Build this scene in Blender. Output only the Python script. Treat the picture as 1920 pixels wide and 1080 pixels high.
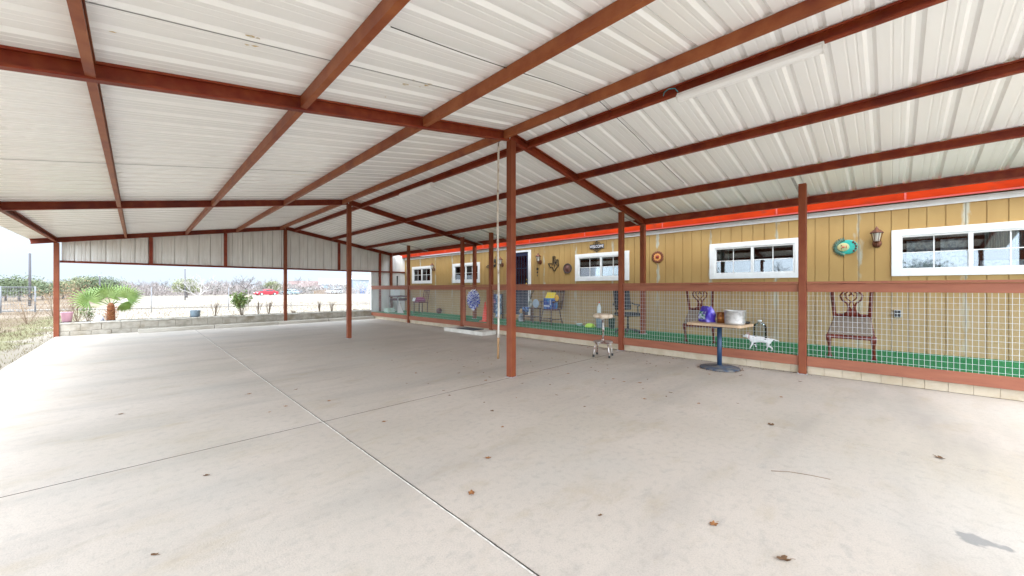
import bpy, math, random
from math import sin, cos, pi, radians, sqrt, atan2
from mathutils import Vector, Matrix
random.seed(7)
for o in list(bpy.data.objects): bpy.data.objects.remove(o)
S = bpy.context.scene
COL = S.collection
# ------------------------------------------------------------------ camera, sky, sun, exposure
cd = bpy.data.cameras.new('camera'); cam = bpy.data.objects.new('camera', cd); COL.objects.link(cam)
cam.location = (0, 0, 1.35); cam.rotation_euler = (radians(90), 0, radians(-44.833))
cd.sensor_width = 36; cd.lens = 36*707.4/1920; cd.clip_start = .05; cd.clip_end = 2000
S.camera = cam
S.render.resolution_x = 1024; S.render.resolution_y = 576
W = bpy.data.worlds.new('World'); S.world = W; W.use_nodes = True
SUN_EL, SUN_AZ = radians(52), radians(217)      # azimuth measured clockwise from +Y
SKY_LO, SKY_HI = .27, 1.9
def setup_world():
    nt = W.node_tree; N = nt.nodes; L = nt.links
    bg = N['Background']
    sky = N.new('ShaderNodeTexSky'); sky.sky_type = 'NISHITA'; sky.sun_disc = False
    sky.sun_elevation = SUN_EL; sky.sun_rotation = SUN_AZ; sky.air_density = 1.0; sky.dust_density = 2.5; sky.ozone_density = 1.0
    tc = N.new('ShaderNodeTexCoord'); mp = N.new('ShaderNodeMapping'); mp.inputs['Scale'].default_value = (1, 1, 2.6)
    nz = N.new('ShaderNodeTexNoise'); nz.inputs['Scale'].default_value = 2.2; nz.inputs['Detail'].default_value = 6; nz.inputs['Roughness'].default_value = .5
    rp = N.new('ShaderNodeValToRGB'); rp.color_ramp.elements[0].position = .3; rp.color_ramp.elements[0].color = (.84,)*3+(1,)
    rp.color_ramp.elements[1].position = .62; rp.color_ramp.elements[1].color = (.98,)*3+(1,)
    mx = N.new('ShaderNodeMix'); mx.data_type = 'RGBA'; mx.inputs['B'].default_value = (9.3, 10.7, 12.2, 1)   # thin bright cloud veil
    L.new(tc.outputs['Generated'], mp.inputs['Vector']); L.new(mp.outputs[0], nz.inputs['Vector']); L.new(nz.outputs['Fac'], rp.inputs[0])
    L.new(rp.outputs[0], mx.inputs['Factor']); L.new(sky.outputs[0], mx.inputs['A'])
    # thin overcast: the veil glows round the hidden sun (behind the viewer) and is dimmer on the far side of the sky
    dt = N.new('ShaderNodeVectorMath'); dt.operation = 'DOT_PRODUCT'; dt.inputs[1].default_value = (sin(SUN_AZ)*cos(SUN_EL), cos(SUN_AZ)*cos(SUN_EL), sin(SUN_EL)); L.new(tc.outputs['Generated'], dt.inputs[0])
    mr = N.new('ShaderNodeMapRange'); mr.interpolation_type = 'SMOOTHSTEP'; mr.inputs['From Min'].default_value = -.45; mr.inputs['From Max'].default_value = .8; mr.inputs['To Min'].default_value = SKY_LO; mr.inputs['To Max'].default_value = SKY_HI
    L.new(dt.outputs['Value'], mr.inputs['Value'])
    vs = N.new('ShaderNodeVectorMath'); vs.operation = 'SCALE'; L.new(mx.outputs['Result'], vs.inputs[0]); L.new(mr.outputs[0], vs.inputs['Scale']); L.new(vs.outputs[0], bg.inputs['Color'])
    bg.inputs['Strength'].default_value = .1
setup_world()
sl_ = bpy.data.lights.new('sun', 'SUN'); sl_.energy = .5; sl_.angle = radians(14); sl_.color = (1, .95, .88)
sun = bpy.data.objects.new('sun', sl_); COL.objects.link(sun); sun.location = (-5, -10, 20)
_d = Vector((sin(SUN_AZ)*cos(SUN_EL), cos(SUN_AZ)*cos(SUN_EL), sin(SUN_EL)))
sun.rotation_euler = _d.to_track_quat('Z', 'Y').to_euler()
S.view_settings.view_transform = 'Standard'; S.view_settings.look = 'None'; S.view_settings.exposure = 2.0; S.view_settings.gamma = 1
S.render.engine = 'CYCLES'; S.cycles.max_bounces = 10; S.cycles.diffuse_bounces = 7; S.cycles.transparent_max_bounces = 16
S.cycles.use_denoising = True

# ------------------------------------------------------------------ helpers
def mat(name, c, rough=.6, metal=0, c2=None, scale=6, lo=.4, hi=.62, detail=5, bump=0, bscale=60, stretch=(1, 1, 1), spec=.5, c3=None, s3=1.2, lo3=.5, hi3=.65, world=False):
    m = bpy.data.materials.new(name); m.use_nodes = True; nt = m.node_tree; N = nt.nodes; L = nt.links
    b = N['Principled BSDF']; b.inputs['Roughness'].default_value = rough; b.inputs['Metallic'].default_value = metal
    b.inputs['Specular IOR Level'].default_value = spec
    b.inputs['Base Color'].default_value = (*c, 1)
    if c2 is not None or bump or c3 is not None:
        tc = N.new('ShaderNodeTexCoord'); mp = N.new('ShaderNodeMapping'); mp.inputs['Scale'].default_value = stretch
        if world:
            g = N.new('ShaderNodeNewGeometry'); L.new(g.outputs['Position'], mp.inputs['Vector'])
        else: L.new(tc.outputs['Object'], mp.inputs['Vector'])
    def ns(sc, det):
        n = N.new('ShaderNodeTexNoise'); n.inputs['Scale'].default_value = sc; n.inputs['Detail'].default_value = det
        L.new(mp.outputs[0], n.inputs['Vector']); return n
    out = None
    if c2 is not None:
        n = ns(scale, detail); r = N.new('ShaderNodeMapRange'); r.inputs['From Min'].default_value = lo; r.inputs['From Max'].default_value = hi
        L.new(n.outputs['Fac'], r.inputs['Value'])
        x = N.new('ShaderNodeMix'); x.data_type = 'RGBA'; x.inputs['A'].default_value = (*c, 1); x.inputs['B'].default_value = (*c2, 1)
        L.new(r.outputs[0], x.inputs['Factor']); out = x.outputs['Result']
    if c3 is not None:
        n = ns(s3, 4); r = N.new('ShaderNodeMapRange'); r.inputs['From Min'].default_value = lo3; r.inputs['From Max'].default_value = hi3
        L.new(n.outputs['Fac'], r.inputs['Value'])
        x = N.new('ShaderNodeMix'); x.data_type = 'RGBA'; x.inputs['A'].default_value = (*c, 1); x.inputs['B'].default_value = (*c3, 1)
        if out: L.new(out, x.inputs['A'])
        L.new(r.outputs[0], x.inputs['Factor']); out = x.outputs['Result']
    if out: L.new(out, b.inputs['Base Color'])
    if bump:
        n = ns(bscale, 4); bu = N.new('ShaderNodeBump'); bu.inputs['Strength'].default_value = bump; bu.inputs['Distance'].default_value = .01
        L.new(n.outputs['Fac'], bu.inputs['Height']); L.new(bu.outputs[0], b.inputs['Normal'])
    return m

class MB:
    def __init__(s, M=None): s.v = []; s.f = []; s.M = M; s.sm = []
    def add(s, vs, fs, smooth=False):
        o = len(s.v); s.v += [tuple(s.M @ Vector(p)) if s.M else tuple(p) for p in vs]
        s.f += [tuple(i+o for i in f) for f in fs]; s.sm += [smooth]*len(fs)
    def box(s, c, d, R=None):
        x, y, z = d[0]/2, d[1]/2, d[2]/2
        vs = [Vector((a*x, b*y, e*z)) for a in (-1, 1) for b in (-1, 1) for e in (-1, 1)]
        if R is not None: vs = [R @ q for q in vs]
        s.add([q+Vector(c) for q in vs], [(0, 1, 3, 2), (4, 6, 7, 5), (0, 4, 5, 1), (2, 3, 7, 6), (0, 2, 6, 4), (1, 5, 7, 3)])
    def bb(s, a, b): s.box([(p+q)/2 for p, q in zip(a, b)], [abs(q-p) for p, q in zip(a, b)])
    def bar(s, a, b, w, h, up=(0, 0, 1)):
        a = Vector(a); b = Vector(b); d = (b-a); l = d.length; d.normalize(); u = Vector(up)
        if abs(d.dot(u)) > .98: u = Vector((1, 0, 0))
        sd = d.cross(u).normalized(); u = sd.cross(d)
        R = Matrix((sd, d, u)).transposed(); s.box((a+b)/2, (w, l, h), R)
    def tube(s, pts, r, n=6, cap=True, smooth=True):
        pts = [Vector(p) for p in pts]; rs = r if isinstance(r, (list, tuple)) else [r]*len(pts)
        vs = []; fs = []; pu = None
        for i, p in enumerate(pts):
            d = (pts[min(i+1, len(pts)-1)]-pts[max(i-1, 0)])
            if d.length < 1e-9: d = Vector((0, 0, 1))
            d.normalize()
            if pu is None: u = d.orthogonal().normalized()
            else:
                u = pu-d*pu.dot(d); u = u.normalized() if u.length > 1e-6 else d.orthogonal().normalized()
            pu = u; w = d.cross(u)
            for k in range(n): t = 2*pi*k/n; vs.append(p+(u*cos(t)+w*sin(t))*rs[i])
        for i in range(len(pts)-1):
            for k in range(n): k2 = (k+1) % n; fs.append((i*n+k, i*n+k2, (i+1)*n+k2, (i+1)*n+k))
        if cap: fs.append(tuple(range(n-1, -1, -1))); fs.append(tuple((len(pts)-1)*n+k for k in range(n)))
        s.add(vs, fs, smooth)
    def lathe(s, prof, c=(0, 0, 0), n=24, smooth=True, sx=1, sy=1, close=True):
        vs = []; fs = []
        for r, z in prof:
            for k in range(n): t = 2*pi*k/n; vs.append((c[0]+r*cos(t)*sx, c[1]+r*sin(t)*sy, c[2]+z))
        for i in range(len(prof)-1):
            for k in range(n): k2 = (k+1) % n; fs.append((i*n+k, i*n+k2, (i+1)*n+k2, (i+1)*n+k))
        if close: fs.append(tuple(range(n-1, -1, -1))); fs.append(tuple((len(prof)-1)*n+k for k in range(n)))
        s.add(vs, fs, smooth)
    def prism(s, poly, fn, t0, t1):      # fn(a, b, t) -> point
        n = len(poly); vs = [fn(a, b, t0) for a, b in poly]+[fn(a, b, t1) for a, b in poly]
        fs = [tuple(range(n-1, -1, -1)), tuple(range(n, 2*n))]+[(i, (i+1) % n, n+(i+1) % n, n+i) for i in range(n)]
        s.add(vs, fs)
    def sphere(s, c, r, n=12, sc=(1, 1, 1), R=None):
        vs = []; fs = []; m = max(6, n//2+2)
        for i in range(m+1):
            a = pi*i/m
            for k in range(n):
                t = 2*pi*k/n; q = Vector((r*sin(a)*cos(t)*sc[0], r*sin(a)*sin(t)*sc[1], r*cos(a)*sc[2]))
                if R is not None: q = R @ q
                vs.append(q+Vector(c))
        for i in range(m):
            for k in range(n): k2 = (k+1) % n; fs.append((i*n+k, (i+1)*n+k, (i+1)*n+k2, i*n+k2))
        s.add(vs, fs, True)
    def build(s, name, m, parent=None, world=False, bevel=0, mods=None):
        me = bpy.data.meshes.new(name); me.from_pydata(s.v, [], s.f); me.validate(clean_customdata=False)
        if len(me.polygons) == len(s.sm): me.polygons.foreach_set('use_smooth', s.sm)
        me.update(); me.materials.append(m); o = bpy.data.objects.new(name, me); COL.objects.link(o)
        if parent is not None:
            o.parent = parent
            if world:
                w = Matrix.Identity(4); q = parent
                while q: w = q.matrix_basis @ w; q = q.parent
                o.matrix_basis = w.inverted()
        if bevel:
            b = o.modifiers.new('bevel', 'BEVEL'); b.width = bevel; b.segments = 2; b.limit_method = 'ANGLE'; b.harden_normals = False
        return o
def tag(o, label=None, cat=None, group=None, kind=None):
    if label: o['label'] = label
    if cat: o['category'] = cat
    if group: o['group'] = group
    if kind: o['kind'] = kind
    return o
def thing(name, label, cat, loc=(0, 0, 0), rz=0, group=None, rot=None):
    o = bpy.data.objects.new(name, None); COL.objects.link(o); o.location = loc; o.rotation_euler = rot if rot else (0, 0, rz)
    o.empty_display_size = .1
    return tag(o, label, cat, group)
def dup(root, loc, rz=0, label=None, group=None, sc=None):
    r = root.copy(); COL.objects.link(r); r.location = loc; r.rotation_euler = (0, 0, rz)
    if sc: r.scale = sc if isinstance(sc, tuple) else (sc,)*3
    if label: r['label'] = label
    if group: r['group'] = group
    for ch in list(root.children):
        c = ch.copy(); COL.objects.link(c); c.parent = r
        for g in list(ch.children):
            d = g.copy(); COL.objects.link(d); d.parent = c
    return r

# ------------------------------------------------------------------ materials
M = {}
M['steel'] = mat('red oxide steel', (.195, .024, .008), .5, 0, (.25, .05, .014), 9, .38, .72, spec=.3, c3=(.1, .009, .005), s3=2.5, lo3=.5, hi3=.75, bump=.05, bscale=40)  # darker red: shade on the webs and right purlins put into the colour
M['steel_lit'] = mat('lit red oxide steel', (.25, .066, .02), .5, 0, (.31, .1, .035), 7, .35, .7, spec=.3, c3=(.17, .032, .014), s3=2.5, lo3=.5, hi3=.75, bump=.05, bscale=40)  # lit copy of the same steel, brightness painted into the left purlins
M['galv'] = mat('galvanised', (.5, .51, .52), .45, .6, (.36, .36, .36), 30)
M['post'] = mat('painted tube', (.2, .052, .017), .5, 0, (.17, .034, .012), 5, .35, .7, spec=.3, bump=.04)
M['wood'] = mat('painted rail timber', (.27, .086, .04), .62, 0, (.22, .064, .03), 4, .35, .7, stretch=(1, .5, 4), bump=.15, bscale=50, c3=(.2, .05, .03), s3=14, lo3=.66, hi3=.74)
M['roof'] = mat('white roof sheet', (.9, .905, .9), .24, 0, (.87, .875, .87), 2, .4, .7, stretch=(.4, 2.5, 1), c3=(.7, .63, .4), s3=.5, lo3=.7, hi3=.84, spec=.6)
M['gable'] = mat('gable sheet', (.68, .67, .63), .45, 0, (.6, .58, .54), 3, .35, .7, stretch=(3, 1, .6))
M['white'] = mat('white trim', (.74, .74, .73), .5, 0, (.66, .65, .63), 8, .45, .8)
M['fascia'] = mat('orange red fascia', (.3, .02, .0015), .85, 0, (.2, .012, .001), 5, .35, .7, stretch=(1, .5, 1), spec=.08, c3=(.16, .02, .008), s3=9, lo3=.6, hi3=.75)
M['redtrim'] = mat('dark red flashing', (.3, .03, .02), .5)
M['turf'] = mat('green turf', (.0, .115, .026), .95, 0, (.0, .165, .042), 60, bump=.6, bscale=250)
M['black'] = mat('black metal', (.016, .014, .013), .45)
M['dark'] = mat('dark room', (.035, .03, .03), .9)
M['wire'] = mat('galvanised wire', (.5, .52, .53), .45, .25)
M['block'] = mat('concrete block', (.4, .36, .3), .9, 0, (.28, .25, .2), 7, .4, .7, bump=.4, bscale=70, c3=(.2, .16, .1), s3=2.2, lo3=.52, hi3=.72)
M['skirt'] = mat('cream painted block', (.46, .38, .28), .75, 0, (.4, .32, .22), 5, bump=.25, bscale=50, c3=(.4, .3, .19), s3=3, lo3=.58, hi3=.8)
M['rubber'] = mat('black rubber', (.015,)*3, .7)
M['cherry'] = mat('cherry wood', (.085, .01, .004), .35, 0, (.15, .02, .008), 18, stretch=(1, 1, .2))
M['brown'] = mat('dark brown wood', (.1, .035, .018), .45, 0, (.05, .018, .01), 12, stretch=(1, 1, .2))
M['seatfab'] = mat('grey brown upholstery', (.21, .165, .125), .9, 0, (.16, .12, .09), 90, bump=.2, bscale=300)

def conc():
    m = mat('concrete', (.52, .445, .38), .62, 0, (.44, .375, .315), .9, .35, .7, 6, bump=.12, bscale=90, c3=(.44, .38, .31), s3=.35, lo3=.5, hi3=.7, world=True, spec=.4)
    nt = m.node_tree; N = nt.nodes; L = nt.links; b = N['Principled BSDF']
    g = N.new('ShaderNodeNewGeometry')
    def layer(scale, lo, hi, col, stretch, amt):
        mp = N.new('ShaderNodeMapping'); mp.inputs['Scale'].default_value = stretch; L.new(g.outputs['Position'], mp.inputs['Vector'])
        n = N.new('ShaderNodeTexNoise'); n.inputs['Scale'].default_value = scale; n.inputs['Detail'].default_value = 7; n.inputs['Roughness'].default_value = .6; L.new(mp.outputs[0], n.inputs['Vector'])
        r = N.new('ShaderNodeMapRange'); r.inputs['From Min'].default_value = lo; r.inputs['From Max'].default_value = hi; r.inputs['To Max'].default_value = amt
        L.new(n.outputs['Fac'], r.inputs['Value'])
        x = N.new('ShaderNodeMix'); x.data_type = 'RGBA'; x.inputs['B'].default_value = (*col, 1)
        src = b.inputs['Base Color'].links[0].from_socket; L.new(src, x.inputs['A']); L.new(r.outputs[0], x.inputs['Factor']); L.new(x.outputs['Result'], b.inputs['Base Color'])
    layer(.8, .5, .78, (.26, .23, .205), (.3, 1.5, 1), .7)       # trowel streaks across the slab
    layer(2.6, .54, .76, (.36, .275, .17), (.6, 1.2, 1), .55)
    layer(7, .58, .75, (.28, .255, .235), (.7, 1.3, 1), .45)
    layer(.45, .5, .7, (.52, .475, .425), (1, 1, 1), .6)
    layer(17, .5, .72, (.3, .265, .23), (1, 1, 1), .38)            # faint rusty blotches
    layer(38, .66, .74, (.2, .17, .14), (1, 1, 1), .6)            # specks
    layer(120, .45, .72, (.3, .27, .235), (1, 1, 1), .5)          # sand grain
    # painted-over grey patch near the right front corner
    vm = N.new('ShaderNodeVectorMath'); vm.operation = 'SUBTRACT'; vm.inputs[1].default_value = (3.190, -0.330, 0); L.new(g.outputs['Position'], vm.inputs[0])
    mp = N.new('ShaderNodeMapping'); mp.vector_type = 'TEXTURE'; mp.inputs['Rotation'].default_value = (0, 0, radians(-94.0)); mp.inputs['Scale'].default_value = (0.132, .085, 1); L.new(vm.outputs[0], mp.inputs['Vector'])
    ln = N.new('ShaderNodeVectorMath'); ln.operation = 'LENGTH'; L.new(mp.outputs[0], ln.inputs[0])
    nz = N.new('ShaderNodeTexNoise'); nz.inputs['Scale'].default_value = 12; L.new(g.outputs['Position'], nz.inputs['Vector'])
    ad = N.new('ShaderNodeMath'); ad.operation = 'MULTIPLY_ADD'; ad.inputs[1].default_value = 1.6; L.new(nz.outputs['Fac'], ad.inputs[0]); L.new(ln.outputs['Value'], ad.inputs[2])
    r = N.new('ShaderNodeMapRange'); r.inputs['From Min'].default_value = 1.55; r.inputs['From Max'].default_value = 1.35; r.inputs['To Min'].default_value = 0; r.inputs['To Max'].default_value = .75; L.new(ad.outputs[0], r.inputs['Value'])
    x = N.new('ShaderNodeMix'); x.data_type = 'RGBA'; x.inputs['B'].default_value = (.2, .195, .19, 1)
    L.new(b.inputs['Base Color'].links[0].from_socket, x.inputs['A']); L.new(r.outputs[0], x.inputs['Factor']); L.new(x.outputs['Result'], b.inputs['Base Color'])
    return m
M['conc'] = conc()
def siding_mat():
    m = mat('tan siding', (.38, .235, .077), .7, 0, (.34, .2, .062), 3, .35, .7, stretch=(1, 1, .5), bump=.12, bscale=80, world=True)
    nt = m.node_tree; N = nt.nodes; L = nt.links; b = N['Principled BSDF']
    g = N.new('ShaderNodeNewGeometry'); sp = N.new('ShaderNodeSeparateXYZ'); L.new(g.outputs['Position'], sp.inputs[0])
    a = N.new('ShaderNodeMath'); a.operation = 'ADD'; a.inputs[1].default_value = 121.92-.411; L.new(sp.outputs['Y'], a.inputs[0])
    p = N.new('ShaderNodeMath'); p.operation = 'PINGPONG'; p.inputs[1].default_value = .6096; L.new(a.outputs[0], p.inputs[0])
    mp = N.new('ShaderNodeMapping'); mp.inputs['Scale'].default_value = (1, 2.5, .9); L.new(g.outputs['Position'], mp.inputs['Vector'])
    n = N.new('ShaderNodeTexNoise'); n.inputs['Scale'].default_value = 4; n.inputs['Detail'].default_value = 5; L.new(mp.outputs[0], n.inputs['Vector'])
    w = N.new('ShaderNodeMapRange'); w.inputs['From Min'].default_value = .38; w.inputs['From Max'].default_value = .68; w.inputs['To Max'].default_value = .075; L.new(n.outputs['Fac'], w.inputs['Value'])
    s = N.new('ShaderNodeMath'); s.operation = 'SUBTRACT'; L.new(w.outputs[0], s.inputs[0]); L.new(p.outputs[0], s.inputs[1])
    r = N.new('ShaderNodeMapRange'); r.inputs['From Min'].default_value = -.01; r.inputs['From Max'].default_value = .03; r.inputs['To Max'].default_value = .75; L.new(s.outputs[0], r.inputs['Value'])
    x = N.new('ShaderNodeMix'); x.data_type = 'RGBA'; x.inputs['B'].default_value = (.42, .43, .36, 1)
    L.new(b.inputs['Base Color'].links[0].from_socket, x.inputs['A']); L.new(r.outputs[0], x.inputs['Factor'])
    # paler, pinker tone on the lower half of the wall
    r2 = N.new('ShaderNodeMapRange'); r2.inputs['From Min'].default_value = 1.5; r2.inputs['From Max'].default_value = .9; r2.inputs['To Min'].default_value = 0; r2.inputs['To Max'].default_value = .6; L.new(sp.outputs['Z'], r2.inputs['Value'])
    x2 = N.new('ShaderNodeMix'); x2.data_type = 'RGBA'; x2.inputs['B'].default_value = (.365, .262, .15, 1)
    L.new(x.outputs['Result'], x2.inputs['A']); L.new(r2.outputs[0], x2.inputs['Factor']); L.new(x2.outputs['Result'], b.inputs['Base Color'])
    return m
M['siding'] = siding_mat()
def glass_mat(name='window glass', ior=2.0, tint=(.75, .8, .8)):
    m = bpy.data.materials.new(name); m.use_nodes = True; nt = m.node_tree; N = nt.nodes; L = nt.links
    N.remove(N['Principled BSDF']); o = N['Material Output']
    g = N.new('ShaderNodeBsdfGlossy'); g.inputs['Roughness'].default_value = .02; g.inputs['Color'].default_value = (.95, .97, 1, 1)
    t = N.new('ShaderNodeBsdfTransparent'); t.inputs['Color'].default_value = (*tint, 1)
    f = N.new('ShaderNodeFresnel'); f.inputs['IOR'].default_value = ior; x = N.new('ShaderNodeMixShader')
    L.new(f.outputs[0], x.inputs[0]); L.new(t.outputs[0], x.inputs[1]); L.new(g.outputs[0], x.inputs[2]); L.new(x.outputs[0], o.inputs[0])
    return m
M['glass'] = glass_mat(ior=1.85); M['dglass'] = glass_mat('door glass', 1.25, (.6, .6, .6)); M['clear'] = glass_mat('clear plastic', 1.35, (.82, .86, .88))

# ------------------------------------------------------------------ setting: ground
def gz(y):
    t = min(1, max(0, (y-22)/38)); return -.1-.25*t*t*(3-2*t)
def ground():
    m = mat('dry field', (.125, .078, .04), .95, 0, (.085, .052, .025), .6, .35, .7, 8, bump=.5, bscale=12, c3=(.15, .108, .07), s3=.12, lo3=.45, hi3=.6, world=True)
    nt = m.node_tree; N = nt.nodes; L = nt.links; b = N['Principled BSDF']; g = N.new('ShaderNodeNewGeometry'); sp = N.new('ShaderNodeSeparateXYZ'); L.new(g.outputs['Position'], sp.inputs[0])
    n = N.new('ShaderNodeTexNoise'); n.inputs['Scale'].default_value = .9; n.inputs['Detail'].default_value = 5; L.new(g.outputs['Position'], n.inputs['Vector'])
    a = N.new('ShaderNodeMath'); a.operation = 'MULTIPLY_ADD'; a.inputs[1].default_value = 2.4; L.new(n.outputs['Fac'], a.inputs[0]); L.new(sp.outputs['X'], a.inputs[2])
    def band(v0, v1, col, amt):
        r = N.new('ShaderNodeMapRange'); r.interpolation_type = 'SMOOTHSTEP'; r.inputs['From Min'].default_value = v0; r.inputs['From Max'].default_value = v1; r.inputs['To Max'].default_value = amt; L.new(a.outputs[0], r.inputs['Value'])
        x = N.new('ShaderNodeMix'); x.data_type = 'RGBA'; x.inputs['B'].default_value = (*col, 1); L.new(b.inputs['Base Color'].links[0].from_socket, x.inputs['A']); L.new(r.outputs[0], x.inputs['Factor']); L.new(x.outputs['Result'], b.inputs['Base Color'])
    band(-2.3, -1.5, (.13, .135, .045), .6)      # greener strip of grass
    band(-1.25, -.85, (.2, .165, .125), .95)      # bare dirt along the slab
    mb = MB()
    xs = [-600, -60, -20, -8, -4, -2.5, -1.6, 20, 60, 600]; ys = [-300, -20, 0, 8, 16.6, 20, 22, 26, 31, 36, 41, 47, 53, 60, 120, 600]
    vs = [(x, y, gz(y)-(.03 if x > -2.6 and x < 19 and y < 17 else 0)) for x in xs for y in ys]
    mb.add(vs, [(i*len(ys)+j, (i+1)*len(ys)+j, (i+1)*len(ys)+j+1, i*len(ys)+j+1) for i in range(len(xs)-1) for j in range(len(ys)-1)], True)
    tag(mb.build('ground', m), kind='structure')
    # pale caliche track through the field
    tm = mat('pale track', (.19, .16, .13), .95, 0, (.15, .12, .095), 1.2, bump=.3, bscale=20, world=True)
    mb = MB(); P = [(-60, 60), (-20, 50), (0, 41), (12, 37), (26, 36), (60, 44)]
    vs = []
    for x, y in P: vs += [(x, y-1.3, gz(y-1.3)+.03), (x, y+1.6, gz(y+1.6)+.03)]
    mb.add(vs, [(2*i, 2*i+2, 2*i+3, 2*i+1) for i in range(len(P)-1)])
    tag(mb.build('path', tm), kind='structure')
    # slab in six pours with open joints
    mb = MB(); G = .005
    for x0, x1 in ((-1.6, 1.335-.004), (1.335+.009, 4.41-.003), (4.41+.003, 7.46)):
        for y0, y1 in ((-10, 4.05-.008), (4.05+.008, 16.3)):
            b = .0015; z = 0
            vs = [(x0, y0, -.15), (x1, y0, -.15), (x1, y1, -.15), (x0, y1, -.15), (x0, y0, -b), (x1, y0, -b), (x1, y1, -b), (x0, y1, -b),
                  (x0+b, y0+b, 0), (x1-b, y0+b, 0), (x1-b, y1-b, 0), (x0+b, y1-b, 0)]
            fs = [(3, 2, 1, 0), (8, 9, 10, 11)]
            for k in range(4): k2 = (k+1) % 4; fs += [(k, k2, 4+k2, 4+k), (4+k, 4+k2, 8+k2, 8+k)]
            mb.add(vs, fs)
    tag(mb.build('concrete_floor', M['conc']), kind='structure')
    mb = MB(); mb.bb((-1.59, 4.042, -.012), (7.45, 4.058, -.0018)); mb.bb((4.407, -10, -.012), (4.413, 4.045, -.002)); mb.bb((4.407, 4.055, -.012), (4.413, 16.2, -.002)); mb.bb((1.3305, -10, -.0125), (1.342, 4.045, -.0025)); mb.bb((1.3305, 4.055, -.0125), (1.342, 16.2, -.0025))
    tag(mb.build('joint_dirt', mat('joint dirt', (.05, .04, .03), .95)), kind='structure')
    # pale sealant bead squeezed out of the long joint
    cm = mat('joint sealant', (.55, .5, .44), .7, 0, (.36, .31, .26), 30, .4, .7)
    mb = MB(); n = 420; vs = []; random.seed(3)
    for i in range(n+1):
        y = -10+26.3*i/n; w = .004+random.uniform(-.0015, .002); o = random.uniform(-.0012, .0012)
        vs += [(1.3275+o-w/2-.002, y, .0004), (1.3275+o, y, .006+random.uniform(-.0015, .001)), (1.3275+o+w, y, .0008)]
    mb.add(vs, [f for i in range(n) for f in ((3*i, 3*i+1, 3*i+4, 3*i+3), (3*i+1, 3*i+2, 3*i+5, 3*i+4))], True)
    tag(mb.build('joint_seam', cm), kind='structure')
ground()

# ------------------------------------------------------------------ carport
XR, YR = 4.033, [-2.09, 4.086, 10.266, 16.375]
SL = .172
def zb(x): return 3.58-SL*abs(x-XR)
XL, XB = -1.586, 8.367
RD = .135
def channel(mb, a, b, depth, fl, side, t=.006, lip=.018, closed=False):
    """C section from a to b; a/b lie on the bottom outer web corner; side = direction the flanges point"""
    a = Vector(a); b = Vector(b); d = (b-a).normalized(); s = Vector(side); s = (s-d*s.dot(d)).normalized(); u = s.cross(d)
    if u.z < 0: u = -u
    if closed: poly = [(0, 0), (fl, 0), (fl, depth), (0, depth)]
    else: poly = [(0, 0), (fl, 0), (fl, lip), (fl-t, lip), (fl-t, t), (t, t), (t, depth-t), (fl-t, depth-t), (fl-t, depth-lip), (fl, depth-lip), (fl, depth), (0, depth)]
    mb.prism(poly, lambda p, q, w: (a if w == 0 else b)+s*p+u*q, 0, 1)
cp = thing('carport', 'large open carport with red oxide steel frame and white ribbed metal roof', 'carport', (3.2, 7, 0))
# roof sheets
def roof_sheet(x0, x1, name='roof_sheet'):
    prof = []; y = -2.4
    per = .3048; y = 16.55; ys = []
    while y > -2.4:
        prof += [(y, 0), (y-.085, 0), (y-.09, .0025), (y-.1, .0025), (y-.105, 0), (y-.155, 0), (y-.16, .0025), (y-.17, .0025), (y-.175, 0), (y-.21, 0), (y-.238, .026), (y-.272, .026), (y-.3, 0)]
        y -= per
    vs = []
    n = 2
    for (yy, h) in prof:
        for xx in (x0, x1): vs.append((xx, yy, zb(xx)+RD+.002+h))
    for (yy, h) in prof:
        for xx in (x0, x1): vs.append((xx, yy, zb(xx)+RD+.0035+h))
    k = len(prof)
    fs = [(2*i, 2*i+1, 2*i+3, 2*i+2) for i in range(k-1)]+[(2*k+2*i, 2*k+2*i+2, 2*k+2*i+3, 2*k+2*i+1) for i in range(k-1)]
    mb = MB(); mb.add(vs, fs)
    return mb.build(name, M['roof'], cp, True)
roof_sheet(-2.07, XR); roof_sheet(XR, 8.52)
seamm = mat('dark seam', (.25, .25, .25), .7)  # dark grey strips along the sheet laps
# overlap seams: each third rib has a proud lap edge
y = 16.55-.2050
i = 0
while y > -2.3:
    if i in (9, 21, 30, 43):
        for x0, x1 in ((-2.06, XR-.02), (XR+.02, 8.51)):
            mb = MB(); mb.bar((x0, y+.004, zb(x0)+RD-.0008), (x1, y+.004, zb(x1)+RD-.0008), .006, .003); mb.build('lap_seam', seamm, cp, True)
    y -= .3048; i += 1
mb = MB()
for sgn in (-1, 1): mb.add([(XR, -2.4, zb(XR)+RD+.05), (XR, 16.55, zb(XR)+RD+.05), (XR+sgn*.2, 16.55, zb(XR+.2)+RD+.038), (XR+sgn*.2, -2.4, zb(XR+.2)+RD+.038)], [(0, 1, 2, 3)])
mb.build('ridge_cap', M['roof'], cp, True)
# rafters
for Y in YR:
    for x0, x1 in ((-2.03, XR), (XR, XB+.05)):
        mb = MB(); a = (x0, Y+.02, zb(x0)); b = (x1, Y+.02, zb(x1)); channel(mb, a, b, RD, .065, (0, -1, 0)); mb.build('rafter', M['steel'], cp, True)
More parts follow.
